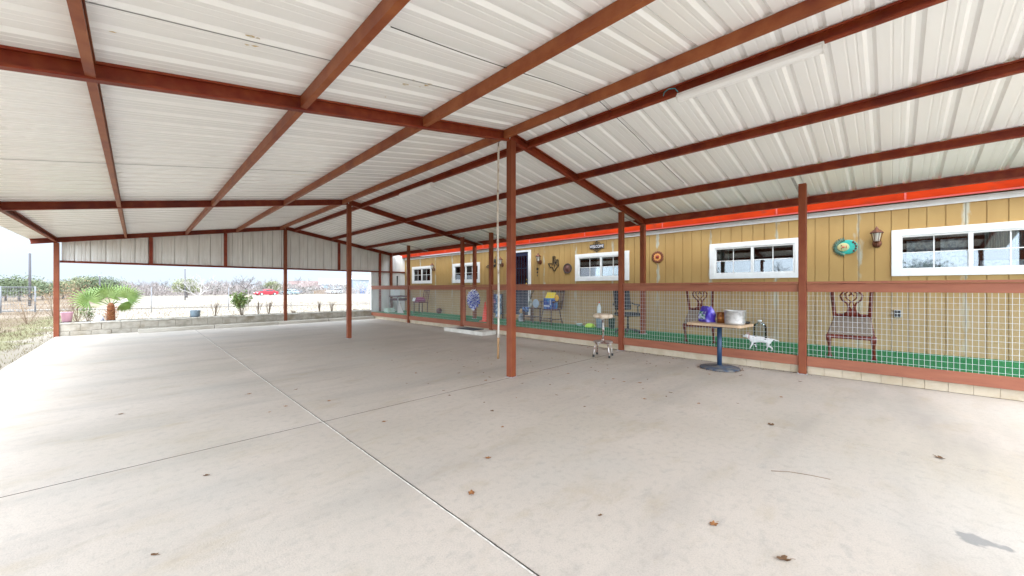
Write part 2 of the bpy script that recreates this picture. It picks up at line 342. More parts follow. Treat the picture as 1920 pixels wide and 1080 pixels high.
# purlins between the rafters
def purlin(x, side, dep=.112, fl=.055, z=None, m='steel'):
    for k in range(3):
        y0, y1 = YR[k]+.028, YR[k+1]-.047
        mb = MB(); zz = (zb(x)+RD-dep-.003) if z is None else z
        channel(mb, (x, y0, zz), (x, y1, zz), dep, fl, side); mb.build('purlin', M[m], cp, True)
for x in (-.263, 1.124, 2.48, 3.84): purlin(x, (1, 0, 0), m='steel_lit')
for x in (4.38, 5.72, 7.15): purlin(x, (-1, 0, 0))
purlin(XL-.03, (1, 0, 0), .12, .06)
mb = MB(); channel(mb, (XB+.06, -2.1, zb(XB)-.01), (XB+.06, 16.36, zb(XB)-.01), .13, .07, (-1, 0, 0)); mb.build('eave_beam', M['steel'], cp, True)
# posts
def post(x, y, z0, z1, w=.104, parent=cp, plate=True):
    mb = MB(); mb.bb((x-w/2, y-w/2, z0+.006), (x+w/2, y+w/2, z1))
    o = mb.build('post', M['post'], parent, True, bevel=.006)
    if plate:
        mb = MB(); mb.bb((x-w/2-.016, y-w/2-.016, z0), (x+w/2+.016, y+w/2+.016, z0+.0055)); [mb.lathe([(.008, .0056), (.008, .016), (0, .017)], (x+a_*(w/2+.004), y+b_*(w/2+.004), z0), 6, False, close=False) for a_ in (-1, 1) for b_ in (-1, 1)]; p = mb.build('base_plate', M['galv'], o); p.matrix_basis = Matrix.Identity(4)
    return o
for Y in YR[:3]: post(XR, Y-.012, 0, zb(XR)-.004)
post(XR, YR[3], .0, zb(XR)-.004)
for Y in YR[:3]: post(XL-.085 if Y > 8 else XL, Y, -.02, zb(XL)-.02)
post(XL, YR[3], -.05, zb(XL)-.004)
for Y in YR[:3]: post(XB, Y-.0, .285, zb(XB)-.004)
post(XB, YR[3], .285, zb(XB)-.004)
# struts from last purlin to eave beam over each fence post
PY = [0.986, 4.122, 8.353, 9.746, 13.144]
for y in PY:
    mb = MB(); mb.bar((7.12, y+.085, zb(7.12)-.012), (8.37, y+.085, zb(8.37)-.0), .035, .004); mb.bar((7.12, y+.104, zb(7.12)+.004), (8.37, y+.104, zb(8.37)+.016), .004, .032)
    mb.build('brace', M['galv'], cp, True)
# gable end: sheet, girt, studs
def gable(y, studs, x0, x1, zbot, name, low=None):
    mb = MB(); per = .3048; x = x0; P = []
    while x < x1: P += [(x, 0), (x+.06, 0), (x+.066, .006), (x+.08, .006), (x+.086, 0), (x+.14, 0), (x+.146, .006), (x+.16, .006), (x+.166, 0), (x+.224, 0), (x+.226, .035), (x+.236, .035), (x+.25, .01), (x+.298, 0)]; x += per
    P = [p for p in P if p[0] <= x1]+[(x1, 0)]
    vs = []
    for (xx, h) in P: vs += [(xx, y+h, zbot(xx)), (xx, y+h, zb(xx)+RD-.002)]
    vs2 = [(a, b+.0015, c) for a, b, c in vs]; k = len(P)
    mb.add(vs+vs2, [(2*i, 2*i+1, 2*i+3, 2*i+2) for i in range(k-1)]+[(2*k+2*i, 2*k+2*i+2, 2*k+2*i+3, 2*k+2*i+1) for i in range(k-1)])
    mb.build(name, M['gable'], cp, True)
GY = 16.375
gable(GY+.062, None, -1.5, 7.44, lambda x: 2.085, 'gable_sheet')
gable(GY+.0625, None, 7.441, 9.3, lambda x: .1, 'gable_sheet')
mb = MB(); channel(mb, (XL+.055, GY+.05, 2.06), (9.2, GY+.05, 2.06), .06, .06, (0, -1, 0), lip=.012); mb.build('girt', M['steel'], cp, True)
for x in (.312, 2.19, 6.03, 7.83):
    mb = MB(); z0 = 2.121 if x < 7.44 else .29; 
    if x > 7.44: mb.bb((x-.04, GY-.03, .29), (x+.04, GY+.045, 2.058)); z0 = 2.121
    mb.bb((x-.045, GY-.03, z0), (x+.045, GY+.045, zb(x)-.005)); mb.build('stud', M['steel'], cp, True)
# jamb where the low metal wall begins
mb = MB(); mb.bb((7.42, GY-.01, .12), (7.439, GY+.1, 2.058)); mb.build('jamb', M['gable'], cp, True)
# screw heads through the sheets along each purlin line
mb = MB()
for x in (-.3, 1.09, 2.44, 4.42, 5.76, 7.19):
    y = 16.55-.05
    while y > -1.2:
        if y < 8: z = zb(x)+RD-.001; mb.lathe([(.007, 0), (.007, -.004), (0, -.005)], (x+.075*(1 if x < 4 else -1), y, zb(x+.075*(1 if x < 4 else -1))+RD+.001), 6, False, close=False)
        y -= .1524
tag(mb.build('screw_heads', M['galv'], cp, True), kind='stuff')
st = mat('rust bloom', (.55, .42, .22), .7, 0, (.6, .58, .52), 30, .45, .6)
def on_roof(px, py):
    u = (px-960)/707.4; th = radians(44.833); dx, dy, dz = sin(th)+u*cos(th), cos(th)-u*sin(th), (540.2-py)/707.4
    t = (3.58+RD-SL*XR-1.35)/(dz-SL*dx); return dx*t, dy*t
random.seed(77); mb = MB()
for px, py in ((470, 68), (484, 72), (463, 84), (478, 86), (798, 160), (788, 163), (775, 150), (760, 158), (806, 158), (211, 60), (723, 182)):
    X, Y = on_roof(px, py); n = 9; r = random.uniform(.012, .035)
    vs = [(X+r*cos(2*pi*k/n)*random.uniform(.5, 1.3), Y+.6*r*sin(2*pi*k/n)*random.uniform(.5, 1.3)) for k in range(n)]
    mb = MB(); mb.add([(a, b, zb(a)+RD-.0012) for a, b in vs], [tuple(range(n))]); mb.build('rust_spot', st, cp, True)
# cabling at the ridge
mb = MB(); mb.tube([(4.315, 1.86, 3.57), (4.3, 1.84, 3.6), (4.29, 1.79, 3.615), (4.3, 1.72, 3.6), (4.31, 1.69, 3.55)], .005, 6); mb.build('cable', mat('teal cable', (.02, .25, .3), .5), cp, True)
mb = MB()
for (x0, y0, x1, y1) in ((1.3, 2.55, 6.9, 2.6),):
    pts = []
    for i in range(40):
        t = i/39; x = x0+(x1-x0)*t; pts.append((x, y0+(y1-y0)*t+.004*sin(9*t), zb(x)+RD-.008-(.012*sin(pi*((t*3) % 1)))))
    mb.tube(pts, .004, 5)
mb.build('wire', M['black'], cp, True)

# strip lights under the ridge purlin
def strip(y0, y1, label):
    t = thing('strip_light', label, 'ceiling light', (4.33, (y0+y1)/2, 3.47), group='strip lights under the ridge'); l = abs(y1-y0)/2
    mb = MB(); mb.bb((-.035, -l, .03), (.035, l, .062)); mb.build('housing', M['white'], t, bevel=.004)
    mb = MB(); pr = [(-.05, .03), (-.046, 0), (-.03, -.018), (0, -.025), (.03, -.018), (.046, 0), (.05, .03)]
    mb.prism(pr, lambda a, b, w: (a, w, b), -l+.015, l-.015); mb.build('diffuser', mat('strip diffuser', (.85, .86, .86), .35), t)
    for s in (-1, 1): mb = MB(); mb.prism([(-.054, .034), (-.05, -.003), (-.03, -.023), (0, -.03), (.03, -.023), (.05, -.003), (.054, .034)], lambda a, b, w: (a, w, b), s*l, s*(l-.014)); mb.build('end_cap', M['white'], t)
    return t
strip(.42, 1.7, 'long white strip light nearest the viewer under the ridge')
strip(6.68, 8.0, 'white strip light farther back, beyond the tall ridge post')

# pole pole leaning on the ridge
mb = MB(); A = Vector((4.9, 5.3, .0)); B = Vector((3.88, 4.20, 3.545)); pts = []; rs = []; random.seed(5)
for i in range(34):
    t = i/33; pts.append(A.lerp(B, t)+Vector((.006*sin(7*t), .006*cos(9*t), 0))); rs.append((.019-.005*t)*(1.12 if i % 4 == 0 else 1))
t = thing('long_pole', 'long thin pale pole leaning from the floor up to the ridge beside a post', 'pole', tuple(A))
mb.tube(pts[4:], rs[4:], 8); mb.build('shaft', mat('weathered cane', (.62, .56, .48), .6, 0, (.3, .2, .13), 14, .5, .66, stretch=(1, 1, .5)), t, True)
mb = MB(); mb.tube(pts[:5], [r*1.12 for r in rs[:5]], 8); mb.build('grip', mat('brown grip', (.36, .2, .09), .6), t, True)
mb = MB(); mb.tube([B+Vector((0, 0, -.05)), B+Vector((.0, -.01, .0)), B+Vector((.0, -.03, .02))], .006, 6); mb.build('hook', M['black'], t, True)

# ------------------------------------------------------------------ porch
XF = 7.436
po = thing('porch', 'raised porch floor on cream blocks covered with bright green turf', 'porch', (8.3, 5, 0))
mb = MB(); y = -8.0
random.seed(2)
while y < 16.3:
    mb.bb((7.465+random.uniform(0, .003), y+.001, .002), (7.6, y+.2066, .268)); y += .2078
mb.build('foundation', M['skirt'], po, True, bevel=.003)
mb = MB(); mb.bb((7.62, -8, .0), (9.098, 16.36, .262)); mb.build('deck', M['skirt'], po, True)
mb = MB(); mb.bb((7.47, -8, .272), (9.098, 16.36, .284)); mb.build('turf', M['turf'], po, True)
fe = thing('porch_fence', 'waist high porch fence of brown timber rails and white wire mesh between posts', 'fence', (XF, 5, 0))
edges = [-8, -2.15]+PY+[16.36]
for y in [-2.15]+PY: post(XF, y, 0, zb(XF)-.006, .1, fe)
random.seed(4)
def wires(mb, y0, y1, z0, z1, x, dy=.0508, dz=.0762, r=.0021):
    n = int((y1-y0)/dy)
    for i in range(n+1):
        y = y0+.01+i*dy
        if y < y1: mb.tube([(x, y, z0), (x+.0008*random.uniform(-1, 1), y+random.uniform(-.0012, .0012), z1)], r, 4, False, False)
    z = z0+.03
    while z < z1: mb.tube([(x+.0045, y0, z), (x+.0045, y1, z)], r, 4, False, False); z += dz
for i in range(len(edges)-1):
    y0, y1 = edges[i], edges[i+1]
    if i == 4: continue          # gate bay
    a = y0+(.052 if i else 0); b = y1-(.052 if i < len(edges)-2 else 0)
    mb = MB(); mb.bb((XF-.02, a, 1.29), (XF+.018, b, 1.414)); mb.build('top_rail', M['wood'], fe, True, bevel=.003)
    mb = MB(); mb.bb((XF-.055, a, 1.417), (XF+.075, b, 1.45)); mb.build('cap_rail', M['wood'], fe, True, bevel=.003)
    mb = MB(); mb.bb((XF-.02, a, .132), (XF+.018, b, .284)); mb.build('bottom_rail', M['wood'], fe, True, bevel=.003)
    mb = MB(); wires(mb, a, b, .284, 1.29, XF+.004); mb.build('wire_mesh', M['wire'], fe, True)
# cap over the gate bay
mb = MB(); mb.bb((XF-.055, PY[2]+.052, 1.417), (XF+.075, PY[3]-.052, 1.45)); mb.build('cap_rail', M['wood'], fe, True, bevel=.003)
ga = thing('porch_gate', 'brown timber framed porch gate with mesh, closed behind the doormat', 'gate', (XF, 9.05, .14))
g0, g1 = PY[2]+.06, PY[3]-.06
mb = MB(); mb.bb((XF-.045, g0, .15), (XF-.007, g0+.1, 1.4)); mb.build('stile', M['wood'], ga, True, bevel=.003)
mb = MB(); mb.bb((XF-.045, g1-.14, .15), (XF-.007, g1, 1.4)); mb.build('stile', M['wood'], ga, True, bevel=.003)
mb = MB(); mb.bb((XF-.044, g0+.101, 1.3), (XF-.008, g1-.141, 1.4)); mb.build('gate_rail', M['wood'], ga, True, bevel=.003)
mb = MB(); mb.bb((XF-.044, g0+.101, .15), (XF-.008, g1-.141, .3)); mb.build('gate_rail', M['wood'], ga, True, bevel=.003)
mb = MB(); wires(mb, g0+.1, g1-.14, .3, 1.3, XF-.02, r=.0018); mb.build('wire_mesh', M['wire'], ga, True)
mb = MB(); mb.bb((XF-.056, g1-.2, 1.315), (XF-.0455, g1-.06, 1.385)); mb.build('hinge', M['wood'], ga, True)
# concrete step and doormat
mb = MB(); mb.bb((6.86, 8.1, 0), (7.42, 9.95, .115)); tag(mb.build('concrete_step', mat('step concrete', (.6, .56, .5), .8, 0, (.5, .46, .4), 5, bump=.2), bevel=.012), 'low concrete step in front of the porch gate', 'step')
t = thing('doormat', 'dark striped doormat lying on the low concrete step', 'doormat', (7.12, 8.95, .116))
mb = MB(); mb.bb((-.2, -.4, 0), (.2, .4, .012)); mb.build('mat_base', M['rubber'], t)
mb = MB()
for k in range(9): mb.bb((-.185, -.37+k*.085, .0125), (.185, -.335+k*.085, .016))
mb.build('pile', mat('grey pile', (.09, .09, .1), .95), t)

# ------------------------------------------------------------------ house
XW = 9.1
ho = thing('house', 'long tan sided house wall with white framed windows behind the porch', 'house', (11, 5, 0))
WIN = [(0.0, -1.72), (2.868, 1.225), (6.519, 4.816), (12.564, 10.851), (15.745, 14.087)]
ZW0, ZW1 = 1.552, 2.325
DY0, DY1 = 8.385, 9.30         # door opening
ZD0, ZD1 = .46, 2.54
def siding():
    # vertical strips with real grooves every 8 inches, cut round the openings
    mb = MB(); gr = []
    y = .003-.2032*42
    while y < 17.3: gr.append(y); y += .2032
    cuts = sorted(gr+[w for p in WIN for w in (p[0]-.04, p[1]+.04)]+[DY0, DY1])
    def holes(yc):
        for a, b in WIN:
            if b+.04 < yc < a-.04: return [(.1, ZW0+.04), (ZW1-.04, 2.68)]
        if DY0 < yc < DY1: return [(.1, ZD0-.1), (ZD1, 2.68)]
        return [(.1, 2.68)]
    for i in range(len(cuts)-1):
        a, b = cuts[i], cuts[i+1]
        if b-a < 1e-4: continue
        ga_, gb_ = (a in gr), (b in gr)
        for z0, z1 in holes((a+b)/2):
            g = .005; x = XW
            P = [(a, x+.012 if ga_ else x)]
            if ga_: P += [(a+g, x+.012), (a+g+.001, x)]
            if gb_: P += [(b-g-.001, x), (b-g, x+.012), (b, x+.012)]
            else: P += [(b, x)]
            vs = []
            for yy, xx in P: vs += [(xx, yy, z0), (xx, yy, z1)]
            mb.add(vs, [(2*k, 2*k+1, 2*k+3, 2*k+2) for k in range(len(P)-1)])
    return mb.build('wall', M['siding'], ho, True)
siding()
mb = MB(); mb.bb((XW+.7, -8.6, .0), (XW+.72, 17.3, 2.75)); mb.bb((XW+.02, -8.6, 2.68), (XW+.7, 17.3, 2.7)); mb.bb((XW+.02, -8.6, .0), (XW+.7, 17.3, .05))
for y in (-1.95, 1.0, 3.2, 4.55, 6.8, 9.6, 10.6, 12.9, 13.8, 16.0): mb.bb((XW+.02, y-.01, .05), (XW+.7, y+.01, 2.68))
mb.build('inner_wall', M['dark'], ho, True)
mb = MB(); mb.bb((XW-.02, -8.6, 2.675), (XW-.001, 17.3, 2.755)); mb.bb((XW-.034, -8.6, 2.735), (XW-.0205, 17.3, 2.765)); mb.build('eave_trim', M['white'], ho, True)
mb = MB(); y = -8.6; 
for y0, y1 in ((-8.6, -4), (-4, -1.9), (-1.9, -.16), (-.16, 1.6), (1.6, 3.88), (3.88, 6.1), (6.1, 8.2), (8.2, 10.5), (10.5, 12.9), (12.9, 15), (15, 17.3)):
    mb.bb((8.955, y0+.004, 2.80), (8.975, y1-.004, 3.05))
mb.build('fascia', M['fascia'], ho, True)
mb = MB(); mb.bb((8.95, -8.6, 2.772), (8.98, 17.3, 2.797))
for y in (-4, -1.9, -.16, 1.6, 3.88, 6.1, 8.2, 10.5, 12.9, 15): mb.bb((8.947, y-.012, 2.80), (8.9545, y+.012, 3.0))
mb.build('fascia_flashing', M['redtrim'], ho, True)
mb = MB(); vs = [(8.9, -8.6, 3.06), (8.9, 17.3, 3.06), (13.5, 17.3, 3.9), (13.5, -8.6, 3.9)]; mb.add(vs+[(a, b, c+.03) for a, b, c in vs], [(0, 1, 2, 3), (7, 6, 5, 4), (0, 4, 5, 1), (1, 5, 6, 2), (2, 6, 7, 3), (3, 7, 4, 0)]); mb.build('roof', M['gable'], ho, True)
mb = MB(); mb.bb((9.85, 17.28, .0), (13.4, 17.3, 3.0)); mb.bb((9.85, -8.6, .0), (13.4, -8.58, 3.0)); mb.bb((13.4, -8.6, 0), (13.42, 17.3, 3.7)); mb.build('back_wall', M['siding'], ho, True)

def curtain(mb, y0, y1, z0, z1, x, amp=.02, k=40):
    n = max(8, int(abs(y1-y0)*90)); vs = []
    for i in range(n+1):
        y = y0+(y1-y0)*i/n; w = amp*sin(k*y)+amp*.5*sin(k*2.3*y+1)
        vs += [(x+w*.6, y, z0), (x+w, y, z1)]
    mb.add(vs, [(2*i, 2*i+1, 2*i+3, 2*i+2) for i in range(n)], True)
lace = mat('white lace', (.75, .78, .82), .9, 0, (.45, .48, .55), 22, .45, .6)
stripe = mat('striped curtain', (.05, .12, .13), .9, 0, (.2, .3, .28), 8, .45, .55, stretch=(1, 6, .2))
def window(y1, y0, kind):
    labs = {0: 'large window', 1: 'window'}
    w = MB()
    T = .1; sz0, sz1 = ZW0, ZW1
    # outer casing
    w.bb((XW-.024, y0, sz0), (XW-.001, y0+T, sz1)); w.bb((XW-.024, y1-T, sz0), (XW-.001, y1, sz1))
    w.bb((XW-.022, y0+T+.0005, sz0), (XW-.001, y1-T-.0005, sz0+.1)); w.bb((XW-.022, y0+T+.0005, sz1-.1), (XW-.001, y1-T-.0005, sz1))
    wo = w.build('window', M['white'], ho, True, bevel=.002)
    a, b, c, d = y0+T, y1-T, sz0+.1, sz1-.1; mid = (a+b)/2; s = .03
    def sub(mb, n, m, bev=0):
        o = mb.build(n, m, wo, bevel=bev); o.matrix_basis = Matrix.Identity(4); return o
    f = MB(); X0 = XW-.012; X1 = XW+.05
    f.bb((X0, a+.001, c+.001), (X1, a+s, d-.001)); f.bb((X0, b-s, c+.001), (X1, b-.001, d-.001)); f.bb((X0+.001, a+s, c+.001), (X1, b-s, c+s)); f.bb((X0+.001, a+s, d-s), (X1, b-s, d-.001))
    f.bb((X0-.003, mid-.024, c+s), (X1-.01, mid+.024, d-s))
    sub(f, 'frame', M['white'], .002)
    for (p, q, xg) in ((a+s, mid-.024, XW+.018), (mid+.024, b-s, XW+.03)):
        g = MB(); g.bb((xg, p, c+s), (xg+.004, q, d-s)); sub(g, 'pane', M['glass'])
        mu = MB(); ym = (p+q)/2; zm = (c+d)/2; mu.bb((xg-.008, ym-.007, c+s), (xg-.001, ym+.007, d-s)); mu.bb((xg-.0075, p, zm-.007), (xg-.0015, ym-.0075, zm+.007)); mu.bb((xg-.0075, ym+.0075, zm-.007), (xg-.0015, q, zm+.007)); sub(mu, 'muntin', M['white'])
    cu = MB()
    if kind == 0:
        curtain(cu, mid+.03, mid+.3, c, d-.09, XW+.13); curtain(cu, mid+.36, b-.08, c, d-.09, XW+.13); sub(cu, 'curtain', lace)
        cu = MB(); curtain(cu, a, mid-.15, zm-.02, d, XW+.16); sub(cu, 'curtain', stripe)
        cu = MB(); curtain(cu, a, mid-.1, c, c+.12, XW+.12); sub(cu, 'curtain', lace)
    elif kind == 1:
        curtain(cu, b-.25, b-.02, c, d, XW+.15); sub(cu, 'curtain', stripe)
    elif kind == 3:
        curtain(cu, a, mid+.5, c, c+.25, XW+.13); sub(cu, 'curtain', lace)
    elif kind == 2:
        curtain(cu, a, mid-.1, c, c+.3, XW+.2); sub(cu, 'curtain', stripe)
    return wo
for i, (a, b) in enumerate(WIN): window(a, b, i)
# door: casing, storm door, threshold
c = MB(); c.bb((XW-.026, DY0-.115, ZD0), (XW-.001, DY0, ZD1+.06)); c.bb((XW-.026, DY1, ZD0), (XW-.001, DY1+.1, ZD1+.06)); c.bb((XW-.025, DY0+.0005, ZD1), (XW-.001, DY1-.0005, ZD1+.06)); c.build('door_casing', M['white'], ho, True, bevel=.002)
navy = mat('navy door', (.012, .016, .05), .4)
dm = MB(); dm.bb((XW+.012, DY0+.002, ZD0), (XW+.05, DY0+.1, ZD1-.002)); dm.bb((XW+.012, DY1-.1, ZD0), (XW+.05, DY1-.002, ZD1-.002)); dm.bb((XW+.0125, DY0+.1, ZD1-.12), (XW+.0495, DY1-.1, ZD1-.0025)); dm.bb((XW+.0125, DY0+.1, ZD0), (XW+.0495, DY1-.1, ZD0+.9))
for k in range(1, 6): yy = DY0+.1+k*(.715/6); dm.bb((XW+.02, yy-.008, ZD0+.9), (XW+.034, yy+.008, ZD1-.12))
dm.bb((XW+.021, DY0+.1, 2.0), (XW+.033, DY1-.1, 2.02))
do = dm.build('door', navy, ho, True, bevel=.002)
g = MB(); curtain(g, DY0+.08, DY1-.08, ZD0+.85, ZD1-.1, XW+.09, .012, 60); o = g.build('curtain', mat('burgundy curtain', (.3, .02, .02), .8), do); o.matrix_basis = Matrix.Identity(4)
g = MB(); g.bb((XW+.036, DY0+.1, ZD0+.9), (XW+.04, DY1-.1, ZD1-.12)); o = g.build('pane', M['dglass'], do); o.matrix_basis = Matrix.Identity(4)
g = MB(); g.sphere((XW-.025, DY0+.07, 1.49), .028, 12); g.tube([(XW+.012, DY0+.07, 1.49), (XW-.02, DY0+.07, 1.49)], .012, 8); o = g.build('handle', mat('brass', (.75, .5, .12), .25, .9), do); o.matrix_basis = Matrix.Identity(4)
g = MB(); g.sphere((XW-.012, DY0+.07, 1.62), .022, 10, (.6, 1, 1)); o = g.build('lock', bpy.data.materials['brass'], do); o.matrix_basis = Matrix.Identity(4)
g = MB(); g.bb((XW-.09, DY0-.14, ZD0-.11), (XW-.001, DY1+.14, ZD0-.002)); g.build('threshold', mat('sill timber', (.55, .33, .15), .6), ho, True, bevel=.004)
# outlet
t = thing('outlet_box', 'small grey weatherproof outlet box low on the tan wall', 'outlet', (XW, -.073, .92))
mb = MB(); mb.box((-.022, 0, 0), (.044, .085, .125)); mb.build('box', M['galv'], t, bevel=.005)
mb = MB(); mb.box((-.047, 0, .028), (.005, .07, .05)); mb.box((-.047, 0, -.028), (.005, .07, .05)); mb.build('cover_flap', M['black'], t, bevel=.002)
#@@PART2
# ------------------------------------------------------------------ things on the slab
def onZ(x, y, z):
    u = (x-960)/707.4; th = radians(44.833); dx, dy = sin(th)+u*cos(th), cos(th)-u*sin(th); t = (z-1.35)/((540.2-y)/707.4); return dx*t, dy*t
# pedestal table
TC = Vector((6.95, 2.04, 0)); TA = radians(85)
t = thing('pedestal_table', 'small square cornered wooden table on a navy pedestal, set against the porch fence', 'table', TC, TA)
mb = MB(); poly = []; L2, W2, r = .425, .3, .05
for cx, cy, a0 in ((L2-r, W2-r, 0), (-L2+r, W2-r, 90), (-L2+r, -W2+r, 180), (L2-r, -W2+r, 270)):
    for k in range(6): a = radians(a0+18*k); poly.append((cx+r*cos(a), cy+r*sin(a)))
mb.prism(poly, lambda a, b, w: (a, b, w), .722, .762)
mb.build('table_top', mat('worn laminate', (.5, .35, .22), .55, 0, (.4, .26, .15), 7, .4, .65, stretch=(1, 5, 1)), t, bevel=.004)
navyp = mat('navy paint', (.012, .035, .085), .45, 0, (.02, .05, .1), 12)
mb = MB(); mb.lathe([(.037, .03), (.037, .69)], n=20); mb.build('pedestal', navyp, t)
mb = MB(); mb.lathe([(.3, 0), (.3, .018), (.285, .028), (.06, .045), (.045, .06)], n=40); mb.build('base', mat('scuffed navy', (.04, .055, .085), .6, 0, (.13, .12, .11), 10, .45, .65), t)
mb = MB(); mb.box((0, 0, .705), (.5, .05, .03)); mb.box((0, 0, .7045), (.05, .4, .029)); mb.build('spider', navyp, t)
ZT = .7625
# steel pot
t = thing('stock_pot', 'big dull aluminium stock pot with rolled rim on the pedestal table', 'pot', (6.87, 1.79, ZT), .4)
alu = mat('dull aluminium', (.62, .61, .6), .42, .75, (.4, .39, .38), 9, .45, .7, stretch=(1, 1, 2))
mb = MB(); mb.lathe([(.132, 0), (.142, .008), (.146, .03), (.148, .215), (.154, .222), (.154, .228), (.146, .226), (.143, .212), (.139, .02), (.0, .014)], n=40, close=False); mb.lathe([(.0, .001), (.132, 0)], n=40, close=False); mb.build('vessel', alu, t)
for s in (-1, 1):
    mb = MB(); mb.tube([(s*.146, -.05, .185), (s*.175, -.048, .19), (s*.19, 0, .19), (s*.175, .048, .19), (s*.146, .05, .185)], .007, 6); mb.build('pot_handle', alu, t)
# can
t = thing('copper_can', 'copper coloured dented can between the purple bag and the pot', 'can', (7.03, 2.04, ZT))
cop = mat('copper can', (.36, .14, .035), .35, .7, (.14, .05, .02), 12, .45, .65)
mb = MB(); mb.lathe([(.06, 0), (.063, .004), (.063, .06), (.065, .066), (.063, .072), (.063, .12), (.065, .126), (.063, .132), (.063, .176), (.065, .18), (.06, .178), (.06, .17), (0, .17)], n=28, close=False); mb.build('body', cop, t)
mb = MB(); mb.tube([(-.064, 0, .15), (-.1, 0, .145), (-.108, 0, .1), (-.1, 0, .055), (-.064, 0, .05)], .006, 6); mb.build('can_handle', cop, t)
# bag of pet food
def soft_box(mb, c, d, f=.25, n=9, wr=.012, seed=1, top=.7):
    """closed lumpy sack"""
    random.seed(seed); rows = []; 
    for i in range(n+3):
        z = i/(n+2); k = (1-(abs(z-.35)/.75)**3*f); kx = 1 if z < .65 else 1-(z-.65)/.35*(1-top)*.6; ky = 1 if z < .5 else 1-(z-.5)/.5*.75
        ring = []
        for q in range(28):
            a = 2*pi*q/28; e = .55; x = abs(cos(a))**e*(1 if cos(a) > 0 else -1); y = abs(sin(a))**e*(1 if sin(a) > 0 else -1)
            w = wr*(sin(5*a+9*z+seed)+.6*sin(11*a-14*z)+random.uniform(-.4, .4))
            ring.append((c[0]+(d[0]/2*k*kx+w)*x, c[1]+(d[1]/2*k*ky+w)*y, c[2]+z*d[2]+.4*w*(1 if z > .05 else 0)))
        rows.append(ring)
    vs = [p for r_ in rows for p in r_]; m = len(rows); fs = [(i*28+k, i*28+(k+1) % 28, (i+1)*28+(k+1) % 28, (i+1)*28+k) for i in range(m-1) for k in range(28)]
    mb.add(vs, fs+[tuple(range(27, -1, -1)), tuple((m-1)*28+k for k in range(28))], True)
t = thing('food_bag', 'crumpled purple and blue bag with green and white label on the pedestal table', 'bag', (7.06, 2.27, ZT), radians(52))
mb = MB(); soft_box(mb, (0, 0, 0), (.3, .17, .275), .3, 10, .008, 3, .62); mb.build('sack', mat('purple foil', (.07, .04, .42), .3, .1, (.3, .27, .7), 7, .5, .66), t)
mb = MB(); lp = []
for i in range(7):
    for j in range(5):
        a = -.095+.19*i/6; z = .05+.13*j/4; lp.append((a, .098+.004*sin(3*i+2*j)-(.02 if j == 4 else 0), z))
mb.add(lp, [(i*5+j, (i+1)*5+j, (i+1)*5+j+1, i*5+j+1) for i in range(6) for j in range(4)], True)
mb.build('label', mat('bag label', (.55, .6, .75), .5, 0, (.03, .2, .08), 16, .47, .56, stretch=(1, 1, 1.6), c3=(.1, .06, .35), s3=9, lo3=.5, hi3=.58), t)
mb = MB(); mb.tube([(-.1, 0, .262), (-.06, .012, .275), (.06, .01, .278), (.1, -.004, .27)], [.012, .008, .008, .012], 6); mb.build('fold', mat('yellow edge', (.6, .5, .08), .5), t)
# skillet
t = thing('skillet', 'black skillet lying beside the pot at the table edge', 'skillet', (7.13, 1.73, ZT), radians(100))
mb = MB(); mb.lathe([(0, .002), (.085, 0), (.1, .03), (.104, .03), (.09, .006), (.0, .008)], n=28, close=False); mb.build('pan', M['black'], t)
mb = MB(); mb.tube([(0, .098, .026), (0, .15, .03), (0, .23, .032)], [.009, .01, .012], 6); mb.build('handle', M['black'], t)

# shop stool
t = thing('shop_stool', 'old screw stool with padded round seat, foot ring and four bowed rusty legs', 'stool', (6.55, 4.03, 0), radians(20))
rust = mat('worn chrome', (.5, .46, .42), .4, .6, (.17, .06, .035), 16, .46, .6)
mb = MB(); mb.lathe([(0, .755), (.17, .755), (.188, .775), (.192, .8), (.183, .825), (.14, .842), (0, .846)], n=32, close=False); mb.build('seat', mat('cracked vinyl', (.55, .44, .33), .6, 0, (.33, .22, .14), 12, .5, .7), t)
mb = MB(); mb.lathe([(.016, .3), (.016, .755)], n=12); mb.lathe([(.03, .28), (.03, .34), (.022, .35)], n=14); mb.lathe([(.026, .5), (.028, .53), (.026, .56)], n=14); mb.lathe([(.02, .7), (.03, .72), (.05, .752)], n=14); mb.build('screw_column', rust, t)
mb = MB(); mb.lathe([(0, .268), (.175, .268), (.19, .275), (.192, .292), (.18, .3), (0, .306)], n=32, close=False); mb.build('foot_ring', mat('rusty plate', (.4, .36, .33), .5, .4, (.15, .07, .05), 10, .45, .6), t)
for k in range(4):
    a = pi/4+k*pi/2; mb = MB(); mb.tube([(.15*cos(a), .15*sin(a), .27), (.185*cos(a), .185*sin(a), .2), (.205*cos(a), .205*sin(a), .1), (.215*cos(a), .215*sin(a), .02)], .014, 8); lg = mb.build('leg', rust, t)
    mb = MB(); mb.lathe([(.02, 0), (.022, .02), (.018, .045)], (.216*cos(a), .216*sin(a), 0), 12); mb.build('rubber_foot', M['rubber'], lg)

